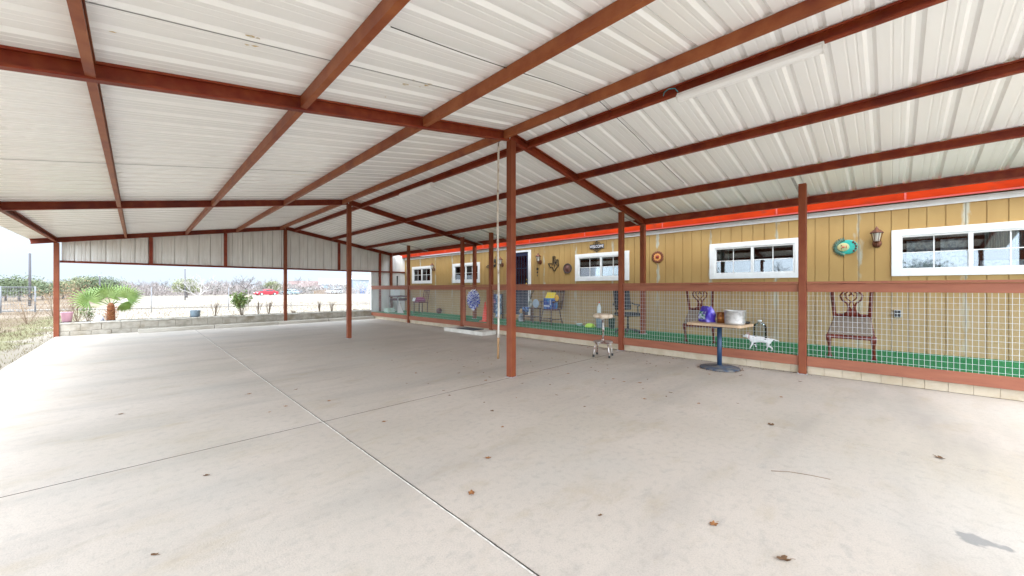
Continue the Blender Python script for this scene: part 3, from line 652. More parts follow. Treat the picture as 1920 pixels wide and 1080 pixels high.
# wheel stop curbs before the planter
cc = mat('curb concrete', (.5, .455, .39), .85, 0, (.38, .34, .28), 4, .35, .7, bump=.25)
proto = None; xs = [.015, 1.83, 3.69, 5.49, 7.42]
for i in range(4):
    lab = ['leftmost concrete curb block in front of the planter', 'second curb block from the left in front of the planter', 'curb block between the ridge end post and the nearer ridge post', 'curb block at the right end of the row, touching the porch corner'][i]
    l = xs[i+1]-xs[i]-.02; c = ((xs[i]+xs[i+1])/2, 15.93+.055*i, 0)
    if proto is None:
        mb = MB(); mb.prism([(-.075, 0), (-.06, .105), (-.045, .115), (.045, .115), (.06, .105), (.075, 0)], lambda a, b, w: (w, a, b), -.5, .5); proto = mb.build('curb_block', cc, bevel=.004); o = proto; tag(o, lab, 'curb', 'concrete curb blocks in front of the planter')
    else: o = dup(proto, c, 0, lab)
    o.location = c; o.scale = (l, 1, 1); o.rotation_euler = (0, 0, radians(1.7))

# planter wall
pw = thing('planter_wall', 'low weathered concrete block planter wall across the far end of the slab', 'wall', (3, 16.45, -.1))
random.seed(8); mb = MB(); x = -1.54; 
for r, z0 in enumerate((-.065, .137)):
    x = -1.54-(.2 if r == 0 else 0)
    while x < 7.4:
        a, b = max(x, -1.54), min(x+.397, 7.42); z1 = z0+.193
        if b-a > .03: mb.bb((a, 16.36+random.uniform(-.002, .002), z0), (b-.007, 16.5, z1-.003))
        x += .405
mb.build('block_course', M['block'], pw, True, bevel=.006)
mb = MB(); mb.bb((-1.535, 16.374, -.06), (7.41, 16.49, .325)); mb.build('mortar', mat('mortar', (.3, .27, .22), .95), pw, True)
mb = MB(); x = -1.55
while x < 7.4: mb.bb((x, 16.345, .3325), (min(x+.6, 7.42)-.006, 16.51, .372+random.uniform(-.003, .003))); x += .6
mb.build('coping', mat('pale coping', (.55, .51, .44), .85, 0, (.32, .28, .22), 5, .4, .65, bump=.3), pw, True, bevel=.006)
mb = MB(); mb.bb((-1.53, 16.515, .2), (7.41, 16.53, .385)); mb.build('edging', M['rubber'], pw, True)
mb = MB(); vs = []; nx, ny = 60, 10; random.seed(3)
for i in range(nx+1):
    for j in range(ny+1): vs.append((-1.6+9.05*i/nx, 16.53+1.7*j/ny, .3+random.uniform(-.02, .025)-(.38*max(0, (j-8)/2))))
mb.add(vs, [(i*(ny+1)+j, (i+1)*(ny+1)+j, (i+1)*(ny+1)+j+1, i*(ny+1)+j+1) for i in range(nx) for j in range(ny)], True)
tag(mb.build('planter_soil', mat('dry soil', (.22, .17, .11), .95, 0, (.14, .1, .06), 8, bump=.5)), kind='structure')

# ------------------------------------------------------------------ plants
def leaf(mb, p, d, l, w, n=None, fold=0):
    d = Vector(d).normalized(); s = d.cross(Vector(n) if n else Vector((random.uniform(-1, 1), random.uniform(-1, 1), random.uniform(-.3, 1)))); 
    if s.length < 1e-4: s = d.orthogonal()
    s.normalize(); p = Vector(p); mb.add([p, p+d*l*.45+s*w/2, p+d*l, p+d*l*.45-s*w/2], [(0, 1, 2, 3)])
green = mat('leaf green', (.07, .13, .025), .55, 0, (.13, .2, .04), 3, .35, .65)
twig = mat('dry twig', (.17, .115, .075), .85, 0, (.24, .17, .11), 6)
# fan palm
pal = thing('fan_palm', 'short fan palm with spreading green fronds and shaggy orange trunk in the planter', 'palm', (-.576, 17.2, .29))
mb = MB(); mb.lathe([(.12, 0), (.1, .08), (.09, .25), (.085, .42), (.08, .52), (.04, .6)], n=14)
mb.build('trunk', mat('palm trunk', (.36, .13, .05), .9, 0, (.18, .07, .03), 20, bump=.6, bscale=60), pal)
random.seed(12); mb = MB()
for k in range(70):
    a = random.uniform(0, 2*pi); z = random.uniform(.03, .5); r = .105-.04*z; d = Vector((cos(a), sin(a), random.uniform(.4, 1.1))); leaf(mb, (r*cos(a), r*sin(a), z), d, random.uniform(.08, .15), .05, (-sin(a)*0, 0, 1))
mb.build('leaf_base', mat('palm boots', (.42, .17, .07), .9, 0, (.5, .28, .14), 10), pal)
pg = mat('palm green', (.12, .2, .03), .45, 0, (.23, .31, .08), 2.5, .4, .6); pt = mat('palm stalk', (.2, .26, .08), .5)
F3 = Vector((cam.location.x+.576, cam.location.y-17.2, 0)).normalized(); side = Vector((F3.y, -F3.x, 0)) * -1
def frond(x, h, back, ang, R, tilt, seed, spread=150, n=23):
    """fan frond: tip at x to the viewer's right and height h; ang: in-plane direction of the middle blade; tilt leans the fan back"""
    random.seed(seed); o = Vector((0, 0, .55)); rt = side; fw = -F3
    tip = o+rt*x+fw*back+Vector((0, 0, h)); mid = o.lerp(tip, .5)+Vector((0, 0, .05))
    mb = MB(); mb.tube([o-Vector((0, 0, .05)), mid, tip], [.014, .011, .009], 6); mb.build('stalk', pt, pal)
    up = (Vector((0, 0, 1))*cos(tilt)+fw*sin(tilt)).normalized(); axis = rt*cos(ang)+up*sin(ang); s2 = -rt*sin(ang)+up*cos(ang); nrm = axis.cross(s2)
    mb = MB()
    for i in range(n):
        a = radians(-spread+2*spread*i/(n-1)); a += random.uniform(-.02, .02); bd = axis*cos(a)+s2*sin(a); l = R*(.8+.2*cos(a))*random.uniform(.92, 1.06); w = .04
        sd = (axis*-sin(a)+s2*cos(a)); z = Vector((0, 0, -1)); cone = nrm*(.12*l)
        p0 = tip; l *= 1.08; p1 = tip+bd*l*.45+cone*.6; p2 = tip+bd*l*.78+cone+z*.02*l; p3 = tip+bd*l+cone*1.1+z*.07*l
        mb.add([p0+sd*.003, p1+sd*w*.6, p2+sd*w*.3, p3, p2-sd*w*.3, p1-sd*w*.6, p0-sd*.003, p1+nrm*.014, p2+nrm*.008], [(0, 1, 7), (7, 5, 6), (0, 7, 6), (1, 2, 8, 7), (7, 8, 4, 5), (2, 3, 8), (8, 3, 4)])
    mb.build('frond', pg, pal)
frond(-.46, .12, -.15, radians(125), .46, radians(20), 1)
frond(-.08, .24, -.05, radians(95), .47, radians(12), 2, 120)
frond(.34, .2, -.1, radians(55), .44, radians(15), 3, 115)
frond(.24, .02, .1, radians(-50), .28, radians(-10), 9, 70, 20)
frond(-.28, .24, .35, radians(120), .44, radians(45), 5, 80, 16)
frond(.2, .26, .4, radians(70), .44, radians(40), 6, 80, 16)
# leafy shrubs and dead stems
def shrub(name, label, loc, h, w, n, m, stems, lsz=.05, group=None, cat='shrub', lean=.5, tw=twig, seed=1):
    random.seed(seed); t = thing(name, label, cat, loc, group=group); mb = MB(); tips = []
    for k in range(stems):
        a = random.uniform(0, 2*pi); r = random.uniform(.1, 1)*w/2; e = Vector((r*cos(a), r*sin(a), h*random.uniform(.6, 1))); m1 = e*.5+Vector((random.uniform(-.03, .03), random.uniform(-.03, .03), h*.05))
        mb.tube([(r*.05*cos(a), r*.05*sin(a), 0), m1, e], [.008, .006, .003], 4, False)
        tips += [m1, m1.lerp(e, .5), e]
        for q in range(3):
            b = m1.lerp(e, random.uniform(0, .8)); e2 = b+Vector((random.uniform(-1, 1)*w*.16, random.uniform(-1, 1)*w*.16, random.uniform(.04, .14)*h*1.6)); mb.tube([b, e2], [.004, .002], 3, False); tips += [e2, b.lerp(e2, .5)]
    mb.build('stems', tw, t)
    if n:
        mb = MB()
        for k in range(n):
            p = random.choice(tips)+Vector([random.gauss(0, .035) for _ in range(3)]); leaf(mb, p, (random.uniform(-1, 1), random.uniform(-1, 1), random.uniform(-.3, 1)), lsz*random.uniform(.7, 1.3), lsz*.5)
        mb.build('foliage', m, t)
    return t
shrub('green_bush', 'round bright green leafy bush growing in the planter', (2.77, 17.0, .29), .84, .8, 1300, mat('bush green', (.12, .2, .04), .55, 0, (.2, .26, .06), 4, .4, .6), 16, .075, seed=5)
shrub('small_shrub', 'small sparse green shrub between the pink bucket and the palm', (-1.02, 16.95, .29), .46, .45, 150, green, 9, .05, seed=6)
shrub('red_leaf_plant', 'low reddish green seedling plant beside the white ornament', (-.84, 16.8, .29), .26, .3, 70, mat('reddish leaf', (.16, .1, .04), .6, 0, (.1, .15, .04), 4), 6, .045, seed=7)
deadm = mat('dead leaf', (.3, .2, .1), .85, 0, (.22, .13, .07), 5)
DS = [((3.3, 17.1), .62, .3, 'dead leafless stems directly right of the green bush'), ((3.62, 17.0), .66, .3, 'tall dead stems left of the red oxide end post'), ((2.0, 17.2), .7, .5, 'bare twiggy dead plant left of the green bush'),
      ((5.5, 17.1), .55, .25, 'thin dead stems just left of the second ridge post view'), ((5.95, 17.0), .5, .25, 'short dead stems near the planter middle right'), ((4.45, 16.9), .18, .3, 'tiny dark dead sprig right of the end post'), ((6.9, 16.9), .14, .3, 'low dark clump by the right end of the planter'), ((-1.3, 17.6), .85, .7, 'bare pinkish twigs behind the pink bucket')]
for i, ((x, y), h, w, lab) in enumerate(DS): shrub('dead_plant', lab, (x, y, .29), h, w, 40, deadm, 11, .03, 'dead plants in the planter', 'plant', seed=30+i)
# bucket, blue bucket, ornament
t = thing('pink_bucket', 'pale pink flared bucket standing on the left end of the planter wall', 'bucket', (-1.42, 16.62, .375))
mb = MB(); mb.lathe([(0, .005), (.09, 0), (.122, .27), (.13, .275), (.13, .285), (.118, .283), (.088, .02), (0, .018)], n=28, close=False); mb.build('tub', mat('pink plastic', (.75, .42, .52), .5), t)
mb = MB(); mb.lathe([(0, .25), (.112, .25)], n=20, close=False); mb.build('soil', M['dark'], t)
t = thing('blue_pail', 'grey blue pail with its side open standing on the planter wall', 'pail', (1.4, 16.64, .375))
mb = MB(); mb.lathe([(0, .005), (.125, 0), (.138, .21), (.144, .215), (.144, .222), (.133, .22), (.12, .015), (0, .015)], n=28, close=False); mb.build('tub', mat('blue grey plastic', (.27, .34, .4), .5, 0, (.2, .26, .32), 6), t)
mb = MB(); pts = [(.141*cos(a), .0, .2+.12*0+.0) for a in (0,)]; mb.tube([(.142, 0, .2), (.16, 0, .12), (.13, 0, .04)], .005, 6); mb.build('handle', M['galv'], t)
t = thing('garden_ornament', 'small white cone shaped garden ornament on the planter wall beside the palm', 'ornament', (-.8, 16.62, .375))
mb = MB(); mb.lathe([(.11, 0), (.115, .02), (.1, .08), (.06, .15), (.03, .18)], n=20); mb.build('body', mat('white ornament', (.72, .72, .68), .6, 0, (.45, .42, .6), 10, .5, .65), t)
mb = MB(); mb.sphere((0, 0, .195), .03, 10); mb.build('knob', mat('brown knob', (.3, .2, .15), .6), t)

# ------------------------------------------------------------------ dry leaves on the slab
def leafmesh(seed, n, r, curl):
    random.seed(seed); mb = MB(); c = []; k = n*4
    for i in range(k):
        a = 2*pi*i/k; lob = .55+.45*abs(cos(a*n/2))**1.2; rr = r*lob*random.uniform(.8, 1.1)*(1 if abs(cos(a/2)) > .2 else .7); x, y = rr*cos(a), rr*sin(a)*.75; c.append((x, y, .003+curl*(x*x+y*y)/r+random.uniform(0, .003)))
    vs = [(0, 0, .003)]+c; mb.add(vs+[(a, b, z-.0012) for a, b, z in vs], [(0, 1+i, 1+(i+1) % k) for i in range(k)]+[(k+1, k+2+(i+1) % k, k+2+i) for i in range(k)])
    mb.tube([(-r*.8, 0, .006), (-r*1.5, r*.1, .004)], .0012, 3); return mb
lm = [mat('dry oak leaf', (.34, .15, .055), .8, 0, (.22, .09, .035), 30, spec=.2), mat('dark dry leaf', (.17, .09, .045), .8, 0, (.11, .06, .035), 30, spec=.2)]
LP = [(leafmesh(61+k, n, r, cu).build('dry_leaf', lm[k % 2]), None)[0] for k, (n, r, cu) in enumerate(((5, .046, .12), (3, .04, .2), (4, .04, .1), (2, .035, .25)))]
# the largest ones single themselves out, the scatter by the posts does not
BIG = [(1338, 983, 0, 1, 'curled orange brown leaf alone on the slab, lower right of centre'), (1470, 1049, 1, 1.25, 'long pale brown leaf nearest the bottom edge on the right'), (884, 925, 0, 1.05, 'ragged brown leaf beside the lower stretch of the long joint'),
       (387, 892, 1, .8, 'small brown leaf alone on the left slab beyond the cross joint'), (226, 777, 3, 1.1, 'dark flat twig leaf alone on the far left slab'), (720, 791, 2, 1, 'brown leaf just past the point where the slab joints cross'),
       (915, 859, 0, .85, 'brown leaf in front of the tall ridge post, on the near slab'), (942, 801, 2, .85, 'brown leaf straight before the tall ridge post'), (1446, 797, 1, 1.5, 'flat pale brown leaf lying on the faint joint at right'),
       (1762, 859, 1, 1.3, 'orange brown leaf at the far right of the faint joint'), (1465, 745, 0, .9, 'single brown leaf on the slab in front of the table'), (290, 1041, 3, .8, 'tiny brown scrap near the bottom left corner'),
       (617, 752, 2, 1, 'brown leaf between the long joint and the tall ridge post, farthest left'), (1125, 967, 3, .7, 'small dark scrap on the middle of the near slab')]
random.seed(9); first = [True]*4
def put(k, x, y, sc, lab, grp=None):
    X, Y = onZ(x, y, .0015); o = LP[k] if first[k] else LP[k].copy()
    if not first[k]: COL.objects.link(o)
    first[k] = False; o.location = (X, Y, .0015); o.rotation_euler = (0, 0, random.uniform(0, 6.28)); o.scale = (sc,)*3; tag(o, lab, 'leaf'); 
    if grp: o['group'] = grp
    elif 'group' in o: del o['group']
for x, y, k, sc, lab in BIG: put(k, x, y, sc*.72, lab)
SC = [(832, 733), (843, 742), (908, 755), (923, 771), (891, 660), (896, 681), (916, 672), (918, 708), (956, 655), (995, 679), (1018, 658), (1035, 672), (1046, 690), (1058, 659), (1118, 680), (1108, 690), (1116, 696), (1122, 697), (1135, 719), (1150, 711), (1170, 716), (1214, 712), (1230, 687), (1233, 700), (1258, 737), (1290, 690), (1305, 676), (1095, 655), (1102, 652), (1092, 648), (1088, 666), (1140, 655), (1180, 662), (1192, 668), (1196, 675), (1213, 678), (1256, 681), (1268, 673), (1330, 702), (1418, 688), (1430, 693), (1444, 690), (1388, 705), (1096, 763), (1545, 705), (1555, 706), (870, 688), (803, 720), (780, 700), (735, 676), (760, 668), (700, 655), (820, 662), (555, 731), (536, 762), (467, 739), (505, 773), (1310, 757), (1500, 716), (860, 700)]
random.seed(66)
while len(SC) < 112:
    x, y = random.gauss(1060, 210), 652+abs(random.gauss(0, 45)); X, Y = onZ(x, y, 0)
    if X < 7.3 and y < 800: SC.append((x, y))
for i, (x, y) in enumerate(SC): put(random.choice((0, 1, 1, 3, 3, 2)), x, y, random.uniform(.35, .75), 'small brown dry leaf scrap lying on the concrete slab', 'dry leaf scraps scattered over the slab')
# litter round the table base, thin twig
random.seed(15); mb = MB()
for k in range(150):
    a = random.uniform(0, 2*pi); r = random.uniform(.29, .36); leaf(mb, (TC.x+r*cos(a), TC.y+r*sin(a), .004), (random.uniform(-1, 1), random.uniform(-1, 1), .15), .03, .015, (0, 0, 1))
for k in range(420):
    y = random.uniform(.8, 14); leaf(mb, (7.40-abs(random.gauss(0, .03)), y, .004), (random.uniform(-1, 1), random.uniform(-1, 1), .2), random.uniform(.012, .04), .012, (0, 0, 1))
tag(mb.build('leaf_litter', lm[1]), 'fine brown leaf litter swept against the porch blocks and table base', 'litter', kind='stuff')
mb = MB(); mb.tube([(*onZ(1446, 883, .004), .004), (*onZ(1480, 885, .004), .005), (*onZ(1520, 891, .004), .003), (*onZ(1557, 899, .004), .004)], .0022, 5); tag(mb.build('twig', twig), 'thin crooked twig lying on the near right slab', 'twig')

# ------------------------------------------------------------------ things on the porch
ZP = .285
def chair_parts(t):
    """dining chair in local space: faces -X, feet at z=0, front feet at x=0"""
    wd = M['cherry']; w = .25
    for s in (-1, 1):
        mb = MB(); mb.tube([(.0, s*w, 0), (-.01, s*w, .02), (.004, s*w, .05), (.012, s*w*.98, .25), (.0, s*w*.99, .36), (.01, s*w, .42)], [.032, .034, .02, .022, .036, .034], 10); mb.build('leg', wd, t)
        mb = MB(); mb.bar((.47, s*w*.82, 0), (.42, s*w*.8, .43), .035, .035); mb.build('leg', wd, t)
    mb = MB(); mb.prism([(-.02, -w-.02), (.44, -w*.86), (.44, w*.86), (-.02, w+.02)], lambda a, b, z: (a, b, z), .38, .44); mb.build('seat_frame', wd, t, bevel=.006)
    mb = MB(); mb.prism([(-.005, -w), (.42, -w*.82), (.42, w*.82), (-.005, w)], lambda a, b, z: (a, b, z), .441, .475); mb.build('seat', M['seatfab'], t, bevel=.014)
    def bx(z): return .425+.09*((z-.43)/.55)+.03*sin((z-.43)*4)
    mb = MB()
    for s in (-1, 1): mb.tube([(bx(z), s*(w*.8+.03*(z-.43)/.55), z) for z in (.43, .55, .7, .85, .96)], [.026, .025, .024, .023, .024], 8)
    mb.tube([(bx(.97), y, .965+.045*cos(y*9)-.02*cos(y*25)) for y in [(-.25+.5*i/14) for i in range(15)]], [.02+.008*cos(y*12) for y in [(-.25+.5*i/14) for i in range(15)]], 8)
    mb.bar((bx(.48), -w*.8, .48), (bx(.48), w*.8, .48), .022, .045); mb.build('back_frame', wd, t)
    mb = MB()
    for s in (-1, 1):
        mb.tube([(bx(z), s*y, z) for y, z in ((.1, .49), (.05, .53), (.035, .6), (.05, .67), (.11, .73), (.125, .8), (.09, .86), (.04, .9), (.06, .95))], .013, 6)
        mb.tube([(bx(z), s*y, z) for y, z in ((.0, .56), (.03, .63), (.01, .7), (.06, .76), (.07, .83), (.02, .87), (.0, .83), (.03, .79))], .01, 6)
    mb.prism([(-.11, .49), (.11, .49), (.05, .54), (.03, .58), (-.03, .58), (-.05, .54)], lambda a, b, x: (bx(b)+x, a, b), -.008, .008); mb.build('splat', wd, t)
def tipped_chair(label, loc, rz, tip):
    t = thing('dining_chair', label, 'chair', loc, group='carved dining chairs on the porch'); t.rotation_mode = 'XYZ'
    t.matrix_basis = Matrix.Translation(loc) @ Matrix.Rotation(rz, 4, 'Z') @ Matrix.Rotation(-tip, 4, 'Y')
    chair_parts(t); return t
tipped_chair('carved cherry dining chair tipped forward against the mesh, nearest the viewer', (7.70, .43, ZP), 0, radians(34))
tipped_chair('carved cherry dining chair tipped and turned sideways behind the pedestal table', (7.86, 2.66, ZP), radians(12), radians(34))
# office chair
t = thing('office_chair', 'black office armchair on a gas column, beside the porch roof post', 'chair', (8.28, 4.42, ZP), radians(60))
bf = mat('black fabric', (.012, .015, .022), .8)
mb = MB(); mb.lathe([(.03, .06), (.03, .2), (.018, .21), (.018, .4)], n=14); mb.build('column', M['black'], t)
for k in range(5):
    a = 2*pi*k/5; mb = MB(); mb.bar((.02*cos(a), .02*sin(a), .09), (.28*cos(a), .28*sin(a), .062), .04, .03); lg = mb.build('leg', M['black'], t)
    mb = MB(); mb.lathe([(.024, -.011), (.026, 0), (.024, .011)], (0, 0, 0), 14); o = mb.build('caster', M['rubber'], lg); o.location = (.28*cos(a), .28*sin(a), .026); o.rotation_euler = (pi/2, 0, a)
mb = MB(); mb.box((0, 0, .44), (.48, .48, .08)); mb.build('seat', bf, t, bevel=.03)
mb = MB(); mb.box((.25, 0, .78), (.06, .44, .5), Matrix.Rotation(radians(10), 3, 'Y')); mb.build('backrest', bf, t, bevel=.028)
mb = MB(); mb.bar((.1, 0, .4), (.25, 0, .56), .06, .015); mb.build('back_bar', M['black'], t)
for s in (-1, 1): mb = MB(); mb.tube([(.02, s*.24, .41), (.02, s*.29, .46), (.04, s*.29, .62), (-.08, s*.29, .66), (.17, s*.29, .665), (.24, s*.25, .7)], .017, 8); mb.build('armrest', M['black'], t)
# captain's chair with bag
t = thing('spindle_armchair', 'dark wooden spindle back armchair by the wall holding the blue and yellow bag', 'chair', (8.72, 7.12, ZP), radians(-8))
for sx in (-1, 1):
    for sy in (-1, 1): mb = MB(); mb.tube([(sx*.22, sy*.25, 0), (sx*.205, sy*.235, .1), (sx*.19, sy*.21, .2), (sx*.165, sy*.18, .41)], [.014, .02, .014, .02], 8); mb.build('leg', M['brown'], t)
mb = MB(); mb.tube([(-.2, -.23, .14), (.2, -.23, .14)], .011, 6); mb.tube([(-.2, .23, .14), (.2, .23, .14)], .011, 6); mb.tube([(0, -.23, .14), (0, .23, .14)], .011, 6); mb.tube([(-.2, -.23, .1), (-.2, .23, .1)], .013, 6); mb.build('stretcher', M['brown'], t)
mb = MB(); mb.lathe([(0, .41), (.25, .41), (.27, .425), (.265, .445), (.2, .44), (0, .435)], n=28, close=False, sy=1.08); mb.build('seat', M['cherry'], t)
mb = MB()
for i in range(9): y = -.22+.055*i; mb.tube([(.2, y*.9, .44), (.27, y*1.05, .95)], .008, 6)
for s in (-1, 1):
    mb.tube([(.2, s*.23, .44), (.28, s*.27, .98)], .016, 8)
    for k in range(3): mb.tube([(-.17+k*.1, s*.22, .44), (-.15+k*.1, s*.265, .65)], .008, 6)
mb.build('spindles', M['brown'], t)
mb = MB(); mb.bb((.255, -.3, .93), (.285, .3, 1.03)); mb.build('crest_rail', M['brown'], t, bevel=.012)
for s in (-1, 1): mb = MB(); mb.tube([(-.2, s*.27, .655), (.0, s*.275, .67), (.25, s*.25, .69)], [.024, .018, .016], 8); mb.build('arm', M['brown'], t)
t = thing('game_bag', 'blue box like bag with yellow top flap sitting on the spindle armchair', 'bag', (8.66, 7.1, ZP+.447), radians(-10))
mb = MB(); mb.box((0, 0, .16), (.24, .36, .32)); mb.build('box', mat('blue bag', (.01, .05, .3), .5, 0, (.02, .2, .5), 6, .5, .6), t, bevel=.01)
mb = MB(); mb.box((.02, .02, .4), (.2, .38, .02), Matrix.Rotation(radians(-62), 3, 'Y')); mb.build('flap', mat('yellow flap', (.8, .6, .01), .5), t, bevel=.004)
mb = MB(); mb.sphere((.03, -.24, .33), .085, 12, (.5, 1, 1.1)); mb.build('pouch', mat('orange pouch', (.75, .38, .01), .6), t)
mb = MB(); mb.box((-.123, .03, .09), (.004, .26, .03)); mb.box((-.123, -.13, .2), (.004, .03, .16)); mb.build('print', mat('white print', (.75, .78, .8), .6), t)
# side table with dry arrangement
t = thing('side_table', 'small brown side table against the wall right of the door', 'table', (8.82, 7.98, ZP))
mb = MB(); mb.bb((-.2, -.22, .42), (.2, .22, .45)); mb.build('table_top', M['brown'], t, bevel=.004)
for sx in (-1, 1):
    for sy in (-1, 1): mb = MB(); mb.bar((sx*.17, sy*.19, 0), (sx*.17, sy*.19, .42), .035, .035); mb.build('leg', M['brown'], t)
mb = MB(); mb.bb((-.165, -.185, .15), (.165, .185, .17)); mb.build('shelf', M['brown'], t)
t = thing('twig_vase', 'vase of dark dry twigs standing on the small side table', 'vase', (8.88, 8.1, ZP+.451))
mb = MB(); mb.lathe([(.05, 0), (.075, .08), (.06, .18), (.035, .23), (.045, .26)], n=20); mb.build('vase', mat('pale vase', (.42, .42, .36), .4, 0, (.1, .12, .1), 12), t)
random.seed(4); mb = MB()
for k in range(18): a = random.uniform(0, 6.28); e = random.uniform(.08, .24); mb.tube([(0, 0, .2), (e*.4*cos(a)*.6, e*.4*sin(a), .42), (e*cos(a)*.6, e*sin(a), random.uniform(.5, .68))], [.004, .003, .002], 4)
mb.build('twigs', mat('dark twig', (.04, .03, .02), .8), t)
t = thing('round_plate', 'pale blue round platter leaning on the side table', 'platter', (8.80, 7.8, ZP+.451))
mb = MB(); R_ = Matrix.Rotation(radians(-76), 3, 'Y')
mb.sphere(R_ @ Vector((.14, 0, 0)) * 0 + Vector((0, 0, .135)), .135, 20, (.08, 1, 1)); mb.build('plate', mat('pale blue glaze', (.42, .52, .62), .35, 0, (.3, .4, .5), 5), t)
t = thing('folded_cloth', 'light blue and navy cloth folded over the edge of the side table', 'cloth', (8.66, 8.05, ZP+.451))
mb = MB(); vs = []
for i in range(13):
    y = -.13+.26*i/12; w = .012*sin(40*y)
    for (xx, zz) in ((.05, .012), (.0, .016), (-.052, .01), (-.062, -.03), (-.07+w, -.12)): vs.append((xx, y, zz+.004*sin(25*y)))
mb.add(vs, [(i*5+k, (i+1)*5+k, (i+1)*5+k+1, i*5+k+1) for i in range(12) for k in range(4)], True); o = mb.build('cloth', mat('blue cloth', (.1, .22, .5), .9, 0, (.02, .03, .1), 14, .45, .55), t)
so = o.modifiers.new('solid', 'SOLIDIFY'); so.thickness = .006
# small ornament figure next to the door
t = thing('porch_figurine', 'small striped white and grey figurine with tan head beside the side table', 'figurine', (8.72, 8.36, ZP))
mb = MB(); mb.lathe([(.07, 0), (.085, .05), (.08, .14), (.055, .22), (.03, .26)], n=18); mb.build('body', mat('striped glaze', (.5, .52, .55), .5, 0, (.07, .08, .1), 9, .48, .54, stretch=(.2, .2, 3)), t)
mb = MB(); mb.sphere((0, 0, .3), .055, 12); mb.lathe([(.075, .33), (.06, .34), (.03, .38), (0, .42)], n=14); mb.build('head', mat('tan glaze', (.5, .33, .16), .6), t)
# blanket rack left of the door post
t = thing('blanket_rack', 'tall rack draped with patterned blue, white and pink blankets', 'rack', (8.85, 9.66, ZP))
for s in (-1, 1): mb = MB(); mb.bb((-.015, s*.3-.015, 0), (.015, s*.3+.015, .86)); mb.bb((-.14, s*.3-.015, 0), (.14, s*.3+.015, .02)); mb.build('side_frame', M['brown'], t)
mb = MB(); mb.tube([(0, -.29, .84), (0, .29, .84)], .012, 8); mb.build('bar', M['brown'], t)
def drape(mb, y0, y1, z0, x, top=.86):
    vs = []; n = 24
    for i in range(n+1):
        y = y0+(y1-y0)*i/n; w = .014*sin(30*y)
        for (xx, zz) in ((x+.03, z0+.1), (x+.025, top-.1), (x, top), (x-.03, top-.05), (x-.05+w, (top+z0)/2), (x-.06+w*1.6, z0)): vs.append((xx, y, zz))
    mb.add(vs, [(i*6+k, (i+1)*6+k, (i+1)*6+k+1, i*6+k+1) for i in range(n) for k in range(5)], True)
mb = MB(); drape(mb, -.27, .0, .06, 0); mb.build('blanket', mat('blue white quilt', (.45, .55, .65), .9, 0, (.05, .12, .25), 9, .46, .54), t)
mb = MB(); drape(mb, .01, .27, .2, 0); mb.build('blanket', mat('pink navy quilt', (.03, .04, .13), .9, 0, (.45, .2, .3), 6, .5, .57), t)
# traffic cone, pompom, ball
t = thing('traffic_cone', 'slim red orange safety cone standing just behind the gate', 'cone', (7.86, 9.12, ZP))
om = mat('cone orange', (.75, .05, .02), .5)
mb = MB(); mb.box((0, 0, .012), (.27, .27, .024)); mb.build('base', om, t, bevel=.006)
mb = MB(); mb.lathe([(.105, .024), (.1, .05), (.02, .62), (.022, .63), (0, .632)], n=24, close=False); mb.build('cone', om, t)
t = thing('tinsel_wreath', 'round blue and white tinsel pompom hanging on the porch gate', 'decoration', (7.27, 8.98, 1.02))
for nm, c, sd in (('white_tinsel', (.75, .77, .8), 1), ('blue_tinsel', (.01, .035, .4), 2)):
    random.seed(sd); mb = MB()
    for k in range(1100):
        a = random.uniform(0, 2*pi); z = random.uniform(-1, 1); q = sqrt(1-z*z); d = Vector((q*cos(a)*.55, q*sin(a)*.8, z)); r = random.uniform(.1, .27); p = d*r; p.z -= (.03 if nm[0] == 'b' else 0)
        leaf(mb, p, d+Vector([random.uniform(-.6, .6) for _ in range(3)]), .06, .02)
    if nm[0] == 'w':
        for k in range(40): leaf(mb, (random.uniform(-.03, .03), random.uniform(-.05, .05), -.25), (random.uniform(-.2, .2), random.uniform(-.3, .3), -1), random.uniform(.06, .13), .012)
    mb.build(nm, mat(nm, c, .35), t)
mb = MB(); mb.tube([(0, 0, .12), (.02, 0, .3), (.12, 0, .385)], .004, 5); mb.build('hanger', M['black'], t)
t = thing('basketball', 'brown basketball lying against the wall under the far windows', 'ball', (8.9, 13.25, ZP+.118))
mb = MB(); mb.sphere((0, 0, 0), .118, 24); b_ = mb.build('ball', mat('ball rubber', (.13, .035, .03), .7, 0, (.09, .03, .025), 12), t)
mb = MB()
for R3 in (Matrix.Identity(3), Matrix.Rotation(pi/2, 3, 'X'), Matrix.Rotation(pi/2, 3, 'Y')): mb.tube([R3 @ Vector((.1175*cos(2*pi*k/28), .1175*sin(2*pi*k/28), 0)) for k in range(29)], .0025, 4, False)
mb.build('seam', M['rubber'], b_)
# bowl, jug with red cap, water jug
t = thing('lime_bowl', 'lime green bowl upside down on the turf by the wall', 'bowl', (8.8, 5.82, ZP)); mb = MB(); mb.lathe([(.15, 0), (.15, .01), (.13, .05), (.08, .09), (.05, .095), (0, .095)], n=24, close=False); mb.build('bowl', mat('lime plastic', (.45, .7, .05), .5), t)
t = thing('clear_bowl', 'small clear plastic bowl left of the lime green bowl', 'bowl', (8.85, 6.2, ZP)); mb = MB(); mb.lathe([(0, .01), (.06, 0), (.09, .06), (.095, .065)], n=20, close=False); mb.build('bowl', mat('frosted plastic', (.6, .68, .68), .4), t)
t = thing('soda_bottle', 'clear bottle with red cap standing on a grey bin behind the stool', 'bottle', (8.78, 5.52, ZP+.36))
mb = MB(); mb.lathe([(0, 0), (.05, .002), (.055, .03), (.055, .17), (.045, .22), (.017, .28), (.016, .31)], n=18, close=False); mb.build('bottle', mat('pale bottle', (.6, .66, .66), .2), t)
mb = MB(); mb.lathe([(.02, .305), (.02, .33), (0, .331)], n=14, close=False); mb.build('cap', mat('red cap', (.7, .02, .02), .5), t)
